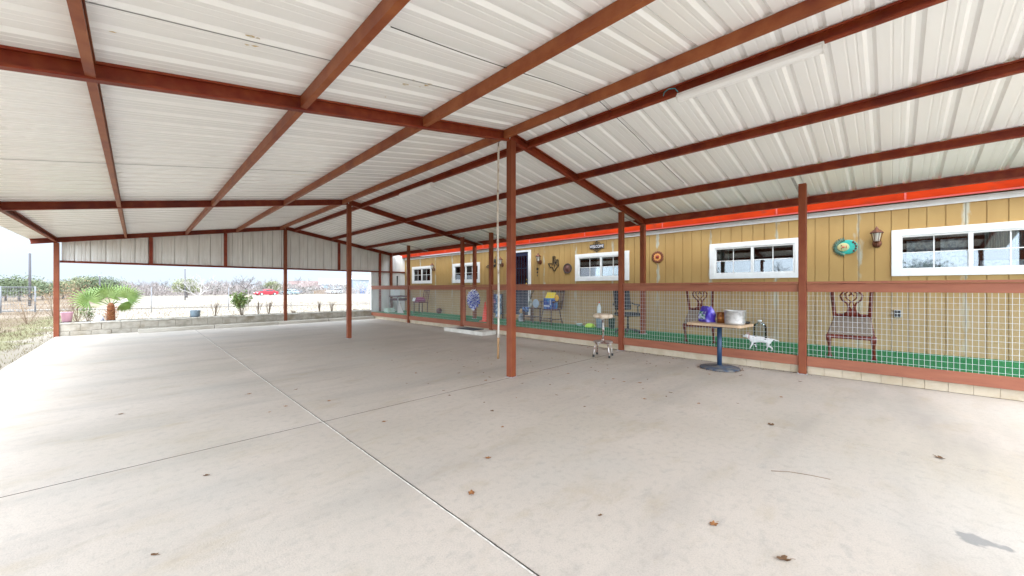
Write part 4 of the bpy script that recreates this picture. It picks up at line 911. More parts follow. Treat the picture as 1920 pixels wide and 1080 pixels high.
t = thing('grey_bin', 'small grey blue bin behind the shop stool', 'bin', (8.78, 5.5, ZP)); mb = MB(); mb.lathe([(0, .005), (.09, 0), (.115, .35), (.12, .355), (.11, .352), (.085, .01)], n=24, close=False); mb.lathe([(0, .345), (.11, .345)], n=24, close=False); mb.build('tub', mat('grey plastic', (.22, .27, .33), .5), t)
t = thing('dark_bin', 'small black pot right of the grey blue bin', 'pot', (8.85, 5.18, ZP)); mb = MB(); mb.lathe([(0, .005), (.07, 0), (.09, .26), (.095, .27), (.085, .268), (0, .25)], n=20, close=False); mb.build('tub', mat('dark green plastic', (.02, .05, .035), .5), t)
t = thing('water_jug', 'big clear ribbed water bottle standing at the wall behind the dog', 'jug', (8.85, 1.86, ZP))
mb = MB(); pr = [(0, 0), (.115, .004)]
for k in range(8): pr += [(.12, .03+k*.03), (.113, .045+k*.03)]
pr += [(.12, .28), (.1, .33), (.035, .375), (.033, .41), (0, .41)]; mb.lathe(pr, n=28, close=False); mb.build('jug', M['clear'], t)
mb = MB(); mb.lathe([(.037, .395), (.037, .425), (0, .426)], n=16, close=False); mb.build('cap', M['white'], t)
# far corner: bench seat, sewing table, boxes
t = thing('red_side_chair', 'dining chair at the far end of the porch carrying a magenta cushion', 'chair', (8.35, 14.1, ZP), 0)
for sx in (0, 1):
    for s in (-1, 1): mb = MB(); mb.bar((sx*.4, s*.2, 0), (sx*.4, s*.2, .44), .03, .03); mb.build('leg', M['brown'], t)
mb = MB(); mb.bb((-.02, -.23, .441), (.43, .23, .48)); mb.build('seat', M['cherry'], t, bevel=.006)
for s in (-1, 1): mb = MB(); mb.bar((.41, s*.2, .48), (.5, s*.2, .98), .03, .025); mb.build('back_post', M['cherry'], t)
mb = MB(); mb.bar((.5, -.2, .96), (.5, .2, .96), .03, .05)
for k in (-.08, 0, .08): mb.bar((.42, k, .48), (.495, k, .94), .02, .015)
mb.build('back_slats', M['cherry'], t)
t = thing('magenta_cushion', 'magenta cushion with a white paper on the far porch chair', 'cushion', (8.5, 14.1, ZP+.481)); mb = MB(); soft_box(mb, (0, 0, 0), (.38, .48, .2), .5, 6, .004, 2, 1); mb.build('cushion', mat('magenta fabric', (.2, .015, .09), .8), t)
mb = MB(); mb.box((-.2, .12, .1), (.012, .2, .14), Matrix.Rotation(radians(20), 3, 'Y')); mb.build('paper', M['white'], t)
t = thing('sewing_table', 'dark purple brown table with thin metal legs in the far porch corner', 'table', (8.45, 15.75, ZP))
pm = mat('plum table', (.07, .018, .03), .5)
mb = MB(); mb.bb((-.3, -.42, .66), (.3, .42, .72)); mb.build('table_top', pm, t, bevel=.006)
for sx in (-1, 1):
    for sy in (-1, 1): mb = MB(); mb.bar((sx*.27, sy*.38, 0), (sx*.27, sy*.38, .66), .03, .03); mb.build('leg', M['galv'], t)
mb = MB(); mb.bb((-.26, -.36, .5), (.26, .36, .6)); mb.build('drawer', pm, t)
t = thing('white_box', 'white plastic box on top of the plum coloured corner table', 'box', (8.35, 15.95, ZP+.721)); mb = MB(); mb.box((0, 0, .14), (.3, .38, .28)); mb.build('box', mat('white plastic', (.66, .72, .72), .5), t, bevel=.02); mb = MB(); mb.box((0, 0, .29), (.31, .39, .018)); mb.build('lid', M['white'], t, bevel=.004)
t = thing('pale_crate', 'pale green crate on the turf below the corner table', 'crate', (7.9, 15.6, ZP)); mb = MB()
for z in (.03, .09, .15): mb.bb((-.16, -.2, z-.02), (-.145, .2, z+.02)); mb.bb((.145, -.2, z-.02), (.16, .2, z+.02)); mb.bb((-.144, -.2, z-.02), (.144, -.185, z+.02)); mb.bb((-.144, .185, z-.02), (.144, .2, z+.02))
mb.bb((-.144, -.184, .0), (.144, .184, .01)); mb.build('crate', mat('pale green plastic', (.4, .5, .4), .6), t)
t = thing('folded_board', 'light grey folded board leaning beside the far porch post', 'board', (7.95, 14.75, ZP)); mb = MB(); mb.prism([(-.3, 0), (.25, 0), (.2, .42), (.12, .45)], lambda a, b, w: (w+.12*b, a, b), -.012, .012); mb.build('board', mat('grey board', (.42, .38, .35), .7), t)
t = thing('leaning_stick', 'black tapered stick leaning in the far corner above the fence rail', 'stick', (8.6, 16.15, ZP)); mb = MB(); mb.tube([(0, 0, 0), (-.02, .06, .9), (-.06, -.04, 1.62)], [.015, .02, .035], 8); mb.build('stick', M['black'], t)

# ------------------------------------------------------------------ wall ornaments and lanterns
bz = mat('rusty bronze', (.09, .028, .012), .5, .4, (.16, .05, .02), 20)
def lantern(y, z, label):
    t = thing('wall_lantern', label, 'lamp', (XW, y, z), group='bronze wall lanterns along the house')
    mb = MB(); mb.lathe([(0, 0), (.065, 0), (.06, .016), (.02, .022), (0, .024)], n=20, close=False); o = mb.build('wall_plate', bz, t); o.rotation_euler = (0, -pi/2, 0); o.location = (-.001, 0, -.1); o.scale = (1.15, .95, 1)
    mb = MB(); mb.tube([(-.01, 0, -.11), (-.05, 0, -.15), (-.1, 0, -.13), (-.115, 0, -.09)], .011, 8); mb.tube([(-.115, 0, -.1), (-.115, 0, -.17)], [.016, .01], 8); mb.build('arm', bz, t)
    mb = MB(); c = (-.115, 0)
    for k in range(6):
        a = pi/6+k*pi/3; a2 = a+pi/3; mb.tube([(c[0]+.042*cos(a), c[1]+.042*sin(a), -.075), (c[0]+.072*cos(a), c[1]+.072*sin(a), .07)], .005, 5)
    mb.lathe([(.02, -.095), (.045, -.08), (.048, -.07), (.04, -.068)], (c[0], c[1], 0), 6, False); mb.lathe([(.1, .068), (.098, .078), (.062, .115), (.035, .13), (.02, .16), (.006, .185), (0, .187)], (c[0], c[1], 0), 6, False); mb.build('cage', bz, t)
    mb = MB(); mb.lathe([(.036, -.07), (.064, .066)], (c[0], c[1], 0), 6, False, close=False); mb.build('glass', mat('seeded glass', (.62, .6, .52), .3), t)
    return t
lantern(.178, 2.22, 'bronze wall lantern between the sun face and the big right window')
lantern(7.87, 2.27, 'bronze wall lantern just right of the door'); lantern(9.62, 2.26, 'bronze wall lantern just left of the door'); lantern(13.9, 2.25, 'bronze wall lantern between the two farthest windows')
# WELCOME sign
t = thing('welcome_sign', 'black iron WELCOME sign with scroll edges above a window', 'sign', (XW-.012, 5.79, 2.505))
mb = MB(); mb.box((0, 0, 0), (.012, .46, .13)); mb.build('plate', M['black'], t, bevel=.003)
mb = MB()
for s in (-1, 1):
    mb.tube([(0, -.12, s*.066), (0, -.09, s*.1), (0, -.04, s*.115), (0, 0, s*.15), (0, .04, s*.115), (0, .09, s*.1), (0, .12, s*.066)], .007, 6)
    mb.tube([(0, -.05, s*.066), (0, -.02, s*.09), (0, 0, s*.066), (0, .02, s*.09), (0, .05, s*.066)], .006, 6); mb.sphere((0, 0, s*.15), .018, 8)
    mb.tube([(0, .07*cos(a)*.6, s*(.09+.025*sin(a))) for a in [i*pi/6 for i in range(13)]], .004, 5)
mb.build('scroll', M['black'], t)
def text(s, size, m, parent, loc, ry=None, name='lettering', ext=.002):
    cu = bpy.data.curves.new('txt', 'FONT'); cu.body = s; cu.size = size; cu.extrude = ext; cu.align_x = 'CENTER'; cu.align_y = 'CENTER'; ob = bpy.data.objects.new('txt', cu); COL.objects.link(ob)
    me = bpy.data.meshes.new_from_object(ob.evaluated_get(bpy.context.evaluated_depsgraph_get())); bpy.data.objects.remove(ob); bpy.data.curves.remove(cu)
    me.name = name; me.materials.clear(); me.materials.append(m); o = bpy.data.objects.new(name, me); COL.objects.link(o); o.parent = parent; o.location = loc; o.rotation_euler = (pi/2, 0, -pi/2); return o
o = text('WELCOME', .105, mat('pale lettering', (.75, .7, .7), .5), t, (-.0085, 0, 0)); o.scale = (.88, 1.1, 1)
# state outline with star
TX = [(-.02, .2), (.055, .2), (.055, .115), (.1, .1), (.16, .085), (.165, .0), (.185, -.04), (.17, -.08), (.12, -.11), (.07, -.15), (.055, -.21), (.0, -.19), (-.03, -.12), (-.06, -.08), (-.1, -.11), (-.13, -.07), (-.19, .01), (-.02, .01)]
t = thing('state_plaque', 'dark cut metal Texas outline with a ringed star inside', 'wall decoration', (XW-.014, 7.33, 2.1)); t.scale = (1, 1.12, 1.1)
mb = MB(); n = len(TX)
for i in range(n): a, b = TX[i], TX[(i+1) % n]; mb.bar((0, -a[0], a[1]), (0, -b[0], b[1]), .012, .02, (1, 0, 0))
mb.build('outline', M['black'], t)
mb = MB(); mb.tube([(0, -.06+.062*cos(2*pi*k/24), .02+.062*sin(2*pi*k/24)) for k in range(25)], .006, 6, False)
for k in range(5):
    a = pi/2+2*pi*k/5
    mb.add([(-.004, -.06, .02), (.004, -.06+.024*cos(a-pi/5), .02+.024*sin(a-pi/5)), (.004, -.06+.055*cos(a), .02+.055*sin(a)), (.004, -.06+.024*cos(a+pi/5), .02+.024*sin(a+pi/5))], [(0, 1, 2, 3)])
for s in (((.0, -.11, .08), (0, -.16, .12)), ((0, -.02, .06), (0, .0, .17)), ((0, 0, 0), (0, .06, -.05)), ((0, -.04, -.04), (0, -.02, -.13)), ((0, -.12, -.02), (0, -.15, -.07))): mb.bar(*s, .01, .012, (1, 0, 0))
mb.build('star', M['black'], t)
t = thing('round_plaque', 'round dark rimmed terracotta plaque right of the state outline', 'wall decoration', (XW-.001, 6.8, 1.93)); t.rotation_euler = (0, -pi/2, 0)
mb = MB(); mb.lathe([(.15, 0), (.155, .012), (.15, .022), (.128, .022), (.124, .012)], n=32, close=False); mb.build('rim', mat('dark rim', (.035, .028, .025), .5), t)
mb = MB(); mb.lathe([(.124, .011), (.1, .016), (.06, .014), (.055, .022), (0, .024)], n=32, close=False); mb.build('disc', mat('terracotta', (.16, .06, .04), .7, 0, (.1, .045, .035), 20), t)
# chime under the lantern
t = thing('wall_chime', 'string of small black iron rosettes hanging right of the door', 'wall decoration', (XW-.02, 7.98, 1.98)); mb = MB(); mb.tube([(0, 0, .22), (0, 0, -.28)], .003, 5); mb.build('string', M['black'], t)
for z, r in ((-.02, .045), (-.13, .032), (-.23, .02)):
    mb = MB()
    for k in range(8): a = k*pi/4; mb.sphere((0, r*.7*cos(a), z+r*.7*sin(a)), r*.3, 6)
    mb.sphere((0, 0, z), r*.4, 8); mb.build('rosette', M['black'], t)
# hat and spur ornament left of the door
t = thing('iron_ornament', 'wiry dark iron ornament with bird and hoops, left of the door', 'wall decoration', (XW-.02, 10.2, 2.22)); mb = MB()
mb.tube([(0, .1*cos(2*pi*k/20)-.02, .02+.11*sin(2*pi*k/20)) for k in range(21)], .01, 5); mb.tube([(0, .28, -.1), (0, .18, -.04), (0, .05, -.11), (0, -.08, -.06), (0, -.22, -.09)], .014, 5); mb.tube([(0, -.22, .26), (0, -.2, .12), (0, -.26, .02), (0, -.2, -.1)], .012, 5); mb.tube([(0, .28, -.1), (0, .1, -.13), (0, -.15, -.13)], .01, 5); mb.build('hoops', M['black'], t)
mb = MB(); mb.sphere((0, -.2, .1), .06, 10, (.3, 1, 1.4)); mb.sphere((0, -.18, -.07), .055, 10, (.3, 1.2, .9)); mb.sphere((0, .06, .02), .045, 10, (.3, 1.2, .8)); mb.build('figures', M['black'], t)
# sun flower medallion
t = thing('flower_medallion', 'round orange and brown petalled metal flower on the wall', 'wall decoration', (XW-.004, 4.06, 2.11)); mb = MB()
for k in range(16): a = 2*pi*k/16; mb.sphere((-.01, .115*cos(a), .115*sin(a)), .036, 8, (.3, 1, 1))
mb.build('rim_beads', mat('brown enamel', (.14, .035, .012), .4), t)
mb = MB()
for k in range(12): a = 2*pi*k/12; d = Vector((0, cos(a), sin(a))); s = Vector((0, -sin(a), cos(a))); mb.add([Vector((-.022, 0, 0))+d*.035, Vector((-.026, 0, 0))+d*.075+s*.02, Vector((-.012, 0, 0))+d*.115, Vector((-.026, 0, 0))+d*.075-s*.02], [(0, 1, 2, 3)])
mb.build('petals', mat('orange enamel', (.75, .32, .09), .4), t)
mb = MB(); mb.sphere((-.016, 0, 0), .04, 12, (.5, 1, 1)); mb.build('centre', mat('red centre', (.25, .02, .01), .5), t)
# sun and moon face, lying sideways
t = thing('sun_face', 'teal sun face plaque hung sideways on the wall, left of a lantern', 'wall decoration', (XW-.006, .585, 2.09)); t.scale = (1, 1.02, 1.3)
mb = MB(); mb.sphere((-.005, -.03, 0), .1, 24, (.2, 1.3, 1)); mb.build('disc', mat('teal glaze', (.02, .32, .26), .4, 0, (.02, .4, .33), 8), t)
mb = MB(); mb.sphere((-.022, .03, 0), .062, 20, (.25, 1.35, .95)); mb.build('face', mat('cream glaze', (.48, .42, .2), .45, 0, (.35, .42, .22), 10), t)
mb = MB()
for k in range(15): a = radians(100+k*160/14)-pi; p = Vector((-.008, -.01-.15*cos(a)*-1, .105*sin(a))); 
for k in range(15):
    a = radians(-80+k*160/14); d = Vector((0, cos(a)*1.3, sin(a))); mb.tube([Vector((-.006, 0, 0))+d*.085, Vector((-.012, 0, 0))+d*.11, Vector((-.004, .0, 0))+d*.142], [.017, .013, .002], 6)
mb.build('rays', mat('dark green glaze', (.03, .09, .06), .5, 0, (.1, .2, .15), 20), t)
mb = MB()
for a in (150, 175, 200, 225, 130): a = radians(a); mb = MB(); mb.sphere((-.022, -.03+.11*cos(a), .082*sin(a)), .015, 8, (.4, 1, 1)); mb.build('spot', M['cherry'], t)
for (y, z) in ((.055, .022), (.055, -.022)): mb = MB(); mb.sphere((-.036, y, z), .009, 8, (.5, 1, 1)); mb.build('eye', M['cherry'], t)
if 0: mb.build('spots', mat('dark red dots', (.06, .015, .04), .5), t)
mb = MB(); mb.sphere((-.04, .03, 0), .012, 8, (.6, 2, 1)); mb.sphere((-.036, -.012, 0), .012, 8, (.4, .7, 1.8)); mb.build('nose_and_mouth', mat('red lips', (.45, .12, .06), .5), t)

# ------------------------------------------------------------------ dog (one continuous skinned body)
def skin_mesh(name, verts, edges, radii, m, parent, root=0, sub=2):
    me = bpy.data.meshes.new(name); me.from_pydata(verts, edges, []); o = bpy.data.objects.new(name, me); COL.objects.link(o); o.parent = parent
    me.materials.append(m); md = o.modifiers.new('skin', 'SKIN'); md.use_smooth_shade = True
    if not me.skin_vertices: me.skin_vertices.new()
    for i, r in enumerate(radii): me.skin_vertices[0].data[i].radius = (r, r) if not isinstance(r, tuple) else r
    me.skin_vertices[0].data[root].use_root = True
    sb = o.modifiers.new('sub', 'SUBSURF'); sb.levels = sub; sb.render_levels = sub; return o
t = thing('dog', 'small white dog with black patches walking behind the fence mesh below the table', 'dog', (7.66, 1.6, ZP), pi/2)   # local +X is the head end
V = []; Ed = []; Rr = []
def vtx(p, r, link=None):
    V.append(p); Rr.append(r); 
    if link is not None: Ed.append((link, len(V)-1))
    return len(V)-1
pel = vtx((-.12, 0, .175), .048); b1 = vtx((-.04, 0, .178), .05, pel); b2 = vtx((.05, 0, .172), .06, b1); ch = vtx((.11, 0, .17), .056, b2)
nk = vtx((.16, 0, .195), .036, ch); hd = vtx((.205, 0, .225), .04, nk); mz = vtx((.25, 0, .21), .02, hd); ns = vtx((.272, 0, .205), .012, mz)
tl = vtx((-.17, 0, .19), .018, pel); t2 = vtx((-.22, 0, .18), .011, tl); t3 = vtx((-.27, 0, .17), .006, t2)
def leg4(top, pts, rs, link):
    l = link
    for p, r in zip(pts, rs): l = vtx(p, r, l)
for s, ph in ((1, .03), (-1, -.035)):
    leg4(None, [(.11, s*.035, .12), (.105+ph*.4, s*.036, .08), (.11+ph, s*.036, .035), (.115+ph*1.2, s*.036, .01), (.13+ph*1.2, s*.036, .008)], [.024, .014, .011, .011, .009], ch)
    leg4(None, [(-.12, s*.036, .125), (-.1-ph*.5, s*.038, .085), (-.14-ph*1.2, s*.038, .05), (-.135-ph*1.5, s*.038, .01), (-.118-ph*1.5, s*.038, .008)], [.032, .02, .012, .011, .009], pel)
dogm = mat('white patched fur', (.7, .68, .66), .9, 0, (.03, .028, .028), 9, .53, .55, bump=.5, bscale=160)
skin_mesh('body', V, Ed, Rr, dogm, t, pel)
for s in (-1, 1):
    mb = MB(); mb.add([(.185, s*.02, .25), (.205, s*.038, .25), (.19, s*.042, .295), (.178, s*.038, .248)], [(0, 1, 2), (1, 3, 2), (3, 0, 2), (0, 3, 1)], True); mb.build('ear', mat('pinkish ear', (.45, .3, .26), .8), t)
    mb = MB(); mb.sphere((.236, s*.024, .234), .0065, 8); mb.build('eye', M['rubber'], t)
mb = MB(); mb.sphere((.281, 0, .208), .008, 8); mb.build('nose', M['rubber'], t)
mb = MB(); mb.tube([(.165+.0*k, .043*cos(2*pi*k/16), .205+.043*sin(2*pi*k/16)) for k in range(17)], .005, 6, False); mb.build('collar', mat('red collar', (.4, .03, .03), .6), t)

# ------------------------------------------------------------------ beyond the carport
GZ = -.1
# trees
def branch(mb, p, d, l, r, dep, spread=.5, up=.15, tips=None, nsp=3, n=5):
    d = d.normalized(); q = p+d*l*.5+Vector([random.gauss(0, .04*l) for _ in range(3)]); e = p+d*l
    mb.tube([p, q, e], [r, r*.82, r*.62], n if dep > 2 else 3, False)
    if dep == 0:
        if tips is not None: tips.append(e)
        return
    for k in range(nsp if dep > 1 else nsp+1):
        nd = (d+Vector([random.gauss(0, spread) for _ in range(3)])+Vector((0, 0, up))).normalized(); b = p.lerp(e, random.uniform(.55, 1)) if k else e
        branch(mb, b, nd, l*random.uniform(.55, .85), r*.6, dep-1, spread, up, tips, nsp, n)
barkd = mat('dark bark', (.085, .07, .065), .9); barkp = mat('pale bark', (.34, .31, .29), .9); barkg = mat('grey brush', (.2, .165, .155), .95, 0, (.26, .22, .2), 2)
oakm = mat('oak foliage', (.075, .095, .045), .8, 0, (.12, .14, .07), .4, .35, .65)
oakm2 = mat('olive foliage', (.14, .15, .07), .8, 0, (.2, .2, .1), .5, .35, .65)
def bare(seed, h, bark, dep=5, spread=.5, r=.12, up=.15):
    random.seed(seed); t = thing('bare_tree', 'x', 'tree'); mb = MB(); z = h*.3
    mb.tube([(0, 0, -.1), (random.gauss(0, .03), .02, z*.5), (0, 0, z)], [r*1.3, r*1.05, r], 8, False); mb.build('trunk', bark, t)
    mb = MB()
    for k in range(4): branch(mb, Vector((0, 0, z*(.85+.05*k))), Vector((cos(k*1.6+seed), sin(k*1.6+seed), random.uniform(.5, 1.3))), h*.26, r*.6, dep, spread, up)
    mb.build('crown', bark, t); return t
def oak(seed, h, w, m, n=2600, ls=.24):
    random.seed(seed); t = thing('leafy_tree', 'x', 'tree'); mb = MB(); tips = []
    mb.tube([(0, 0, -.1), (.05, 0, h*.15), (0, .03, h*.3)], [.2, .15, .13], 8, False)
    for k in range(5): branch(mb, Vector((0, 0, h*.28)), Vector((cos(k*1.3), sin(k*1.3), .9)), h*.22, .08, 2, .5, .1, tips)
    mb.build('trunk', barkd, t); cl = []
    for k in range(26):
        a = random.uniform(0, 2*pi); z = random.random()**.8; q = sqrt(max(0, 1-z*z*.85)); cl.append((Vector((q*cos(a)*w*.42*random.uniform(.5, 1), q*sin(a)*w*.42*random.uniform(.5, 1), h*(.33+.55*z))), random.uniform(.09, .17)*w))
    mb = MB()
    for k in range(n):
        c, s = random.choice(cl); p = c+Vector((random.gauss(0, s), random.gauss(0, s), random.gauss(0, s*.62)))
        if p.z < h*.2: continue
        leaf(mb, p, [random.uniform(-1, 1) for _ in range(3)], ls*random.uniform(.7, 1.4), ls*.7)
    mb.build('crown', m, t); return t
BT = [bare(3, 4.6, barkd, 4, .55, .1, .05), bare(5, 4.8, barkg, 5, .4, .08, .25), bare(8, 4.2, barkp, 4, .5, .09, .2)]
OK_ = [oak(2, 4.2, 5.2, oakm), oak(4, 4.0, 4.4, oakm2), oak(9, 3.8, 6.0, oakm)]
used = set()
H0 = {id(t): max(v.co.z for ch in t.children for v in ch.data.vertices) for t in BT+OK_}
def place(t, px, Y, sc, lab, grp=None, rz=None, X=None, top=None):
    """px: photo column that fixes the azimuth, Y: distance along the carport, top: photo row of the treetop"""
    u = (px-960)/707.4; th = radians(44.833); dx, dy = sin(th)+u*cos(th), cos(th)-u*sin(th); x = Y*dx/dy if X is None else X
    if top is not None:
        fwd = Y/dy; h = (540.2-top)*fwd/707.4+1.35-gz(Y); sc = h/H0[id(t)]
    if rz is None: rz = random.uniform(0, 6.28)
    if id(t) in used: o = dup(t, (x, Y, gz(Y)), rz, lab, grp, sc)
    else:
        used.add(id(t)); o = t; o.location = (x, Y, gz(Y)); o.rotation_euler = (0, 0, rz); o.scale = (sc,)*3 if not isinstance(sc, tuple) else sc; o['label'] = lab
        if grp: o['group'] = grp
    return o
random.seed(21)
place(BT[0], 460, 104, 1, 'dark spreading bare oak standing alone left of the red car', rz=.6, top=512)
place(BT[2], 373, 43, 1, 'small pale bare tree in the middle of the field', rz=1, top=514)
place(BT[2], 688, 42, 1, 'pale bare tree at the right edge of the opening, before the white shed', rz=2.2, top=517)
place(BT[0], 566, 138, 1, 'dark bare tree behind the brown roofed house', rz=2.6, top=517)
place(OK_[1], 350, 88, 1, 'round olive green tree behind the thin utility pole', rz=.4, top=518)
OL = ['grey green oak at the very left edge of the picture', 'oak just left of the tallest utility pole, highest of the left group', 'oak right behind the tallest utility pole', 'pale low oak filling the gap before the corner post', 'small oak half hidden by the corner post', 'low oak just right of the corner post']
for i, (px, Y, tp) in enumerate(((10, 84, 514), (36, 80, 511), (58, 90, 519), (80, 86, 524), (100, 92, 525), (118, 95, 523))): place(OK_[(i*2) % 3], px, Y, 1, OL[i], 'oaks left of and at the corner post', top=tp)
OL = ['oak at the left end of the clump behind the palm, above the pink bucket', 'oak in the palm clump left of its tallest crown', 'tallest crowned oak of the clump behind the palm', 'oak at the right end of the clump, right above the palm fronds']
for i, (px, Y, tp) in enumerate(((136, 98, 519), (155, 96, 514), (176, 94, 511), (197, 99, 515))): place(OK_[(i*2+2) % 3], px, Y, 1, OL[i], 'oaks behind the palm', top=tp)
for i in range(22):
    px = 212+i*15.5+random.uniform(-6, 6); place(BT[1] if i % 3 else BT[0], px, random.uniform(104, 122), 1, 'grey leafless tree in the thicket along the far side of the field', 'leafless trees of the far thicket', top=random.uniform(520, 532))
for i, (px, Y, tp) in enumerate(((495, 112, 522), (512, 110, 524), (525, 116, 519))): place(OK_[1] if i == 1 else BT[1], px, Y, 1, ['feathery grey tree right behind the red car', 'pale olive tree above the roof of the red car', 'tall thin leafless tree left of the end post'][i], top=tp)
for i, (x, y) in enumerate(((-42, -14), (-52, -3), (-36, 8), (-48, 22), (-40, 30), (-30, 47))):
    t_ = (BT[1], OK_[0], BT[0], OK_[2])[i % 4]; place(t_, 0, y, random.uniform(1.1, 1.5), 'tree in the row along the left side of the yard', 'trees left of the yard', X=x)
# far thicket as one mass
random.seed(33); mb = MB()
for k in range(15000):
    px = random.uniform(-80, 720); u = (px-960)/707.4; th = radians(44.833); dx, dy = sin(th)+u*cos(th), cos(th)-u*sin(th); Y = random.uniform(103, 128); x = Y*dx/dy; hmax = (2.6+.5*sin(px*.035)+.4*sin(px*.11+1))*(.7+.3*px/600)
    z = random.random()**1.3*max(1.2, hmax); l = random.uniform(.3, 1.1); w = random.uniform(.03, .09); d = Vector((random.gauss(0, .5), random.gauss(0, .5), 1)).normalized(); s = Vector((random.uniform(-1, 1), random.uniform(-1, 1), 0)).normalized()*w; p = Vector((x, Y, gz(Y)+z))
    mb.add([p-s, p+s, p+d*l], [(0, 1, 2)])
tag(mb.build('far_brush', barkg), 'grey pink leafless brush massed along the far edge of the field', 'brush', kind='stuff')
random.seed(34); mb = MB()
for k in range(11000):
    px = random.uniform(-100, 720); u = (px-960)/707.4; th = radians(44.833); dx, dy = sin(th)+u*cos(th), cos(th)-u*sin(th); Y = random.uniform(122, 138); x = Y*dx/dy; hmax = (2.1+.4*sin(px*.05)+.35*sin(px*.13))*(.7+.3*px/600)
    p = Vector((x, Y, gz(Y)+random.random()*hmax)); leaf(mb, p, [random.uniform(-1, 1) for _ in range(3)], .8, .55)
tag(mb.build('far_wood', mat('grey wood', (.15, .14, .13), .95, 0, (.11, .12, .09), .3)), 'grey green far wood closing the field behind the bare trees', 'wood', kind='stuff')
# utility poles
def pole(px, Y, h, r, lab, arm=False):
    t = place(thing('utility_pole', lab, 'pole'), px, Y, 1, lab, 'utility poles across the field', 0.7)
    mb = MB(); mb.tube([(0, 0, 0), (0, 0, h)], [r, r*.75], 10); mb.build('shaft', mat('weathered pole', (.07, .065, .07), .9), t)
    if arm: mb = MB(); mb.bar((-.9, 0, h-.5), (.9, 0, h-.5), .09, .1); mb.build('cross_arm', barkd, t)
    mb = MB(); 
    for s in (-1, 1): mb.lathe([(.03, 0), (.05, .05), (.03, .1)], (s*.08+.0, 0, h-.02), 8)
    mb.build('insulator', M['galv'], t)
    return t
pole(56, 57, 4.95, .1, 'tall dark utility pole left of the corner post, closest of the three'); pole(187, 84, 3.5, .12, 'dark pole rising behind the fan palm'); pole(347, 68.4, 4.35, .07, 'thin utility pole in front of the round olive tree')
# power transformer-like street lamp left of pole
# fence across the field
t = thing('field_fence', 'sagging wire fence on thin grey posts crossing the dry field', 'fence', (0, 31, GZ)); wm = mat('fence wire', (.2, .2, .2), .6, .5); fpm = mat('dull post', (.16, .16, .17), .7)
fx = [-9, -6.2, -3.1, .6, 4.3, 8, 12, 16, 20.5]
for x in fx: mb = MB(); mb.tube([(x, 31, GZ), (x+.02, 31, GZ+1.5)], .02, 6); mb.build('fence_post', fpm, t, True)
mb = MB()
for z in (.25, .6, .95, 1.3): mb.tube([(x, 31, GZ+z+(.02 if i % 2 else 0)) for i, x in enumerate(fx)], .007, 3, False)
mb.build('strand', wm, t, True)
t = thing('pen_fence', 'grey chain link pen with pipe posts at the far left of the field', 'fence', (-8, 34, GZ))
for k in range(7): mb = MB(); x, y = -11.8+k*1.25, 36; mb.tube([(x, y, GZ), (x, y, GZ+1.55)], .04, 6); mb.build('fence_post', fpm, t, True)
mb = MB(); mb.tube([(-11.8, 36, GZ+1.5), (-4.3, 36, GZ+1.5)], .03, 5); mb.tube([(-11.8, 36, GZ+.1), (-4.3, 36, GZ+.1)], .02, 5)
for k in range(76): x = -11.8+k*.1; mb.tube([(x, 36, GZ+.1), (x, 36.0, GZ+1.5)], .006, 3, False)
for k in range(9): mb.tube([(-11.8, 36, GZ+.2+k*.15), (-4.3, 36, GZ+.2+k*.15)], .006, 3, False)
mb.build('wire_mesh', wm, t, True)
# yard shrubs
shrub('bare_shrub', 'leaning bare grey shrub in the grass left of the corner post', (-3.12, 24.5, GZ), 1.2, 1.5, 60, deadm, 14, .05, seed=50)
shrub('bare_shrub', 'reddish brown leafless bush directly left of the corner post', (-3.0, 30, GZ), 1.7, 2.6, 160, deadm, 26, .07, seed=51)
shrub('bare_shrub', 'rusty leafless bush seen between the corner post and the palm', (-2.4, 29, GZ), 1.9, 2.6, 260, deadm, 26, .07, seed=52)
shrub('bare_shrub', 'small twiggy bush right of the pale track in the field', (6.6, 40, GZ), 1.0, 1.6, 60, deadm, 12, .07, seed=53)
# grass
random.seed(40); mb = MB()
for k in range(26000):
    x = -1.75-random.random()**1.5*9; y = random.uniform(4, 30); 
    if x > -2.05 and random.random() < .7: continue
    h = random.uniform(.02, .07)*(1.3 if x > -3.2 else .9); a = random.uniform(0, 6.28); s = Vector((cos(a), sin(a), 0))*.006; p = Vector((x, y, gz(y)-(.03 if x > -2.6 and y < 17 else 0))); e = p+Vector((random.gauss(0, .03), random.gauss(0, .03), h))
    mb.add([p-s, p+s, e], [(0, 1, 2)])
tag(mb.build('yard_grass', mat('short grass', (.11, .105, .04), .9, 0, (.16, .125, .07), .7, .4, .6, world=True)), 'short half dry grass along the left side of the slab', 'grass', kind='stuff')
random.seed(41); mb = MB()
for k in range(26000):
    x = random.uniform(-14, 30); y = 18.4+random.random()**1.6*30; h = random.uniform(.04, .15); a = random.uniform(0, 6.28); s = Vector((cos(a), sin(a), 0))*.009; p = Vector((x, y, gz(y))); e = p+Vector((random.gauss(0, .06), random.gauss(0, .06), h)); mb.add([p-s, p+s, e], [(0, 1, 2)])
tag(mb.build('field_grass', mat('dead grass', (.15, .105, .062), .9, 0, (.11, .078, .045), .5, .4, .6, world=True)), 'bleached dead grass tufts over the field behind the planter', 'grass', kind='stuff')

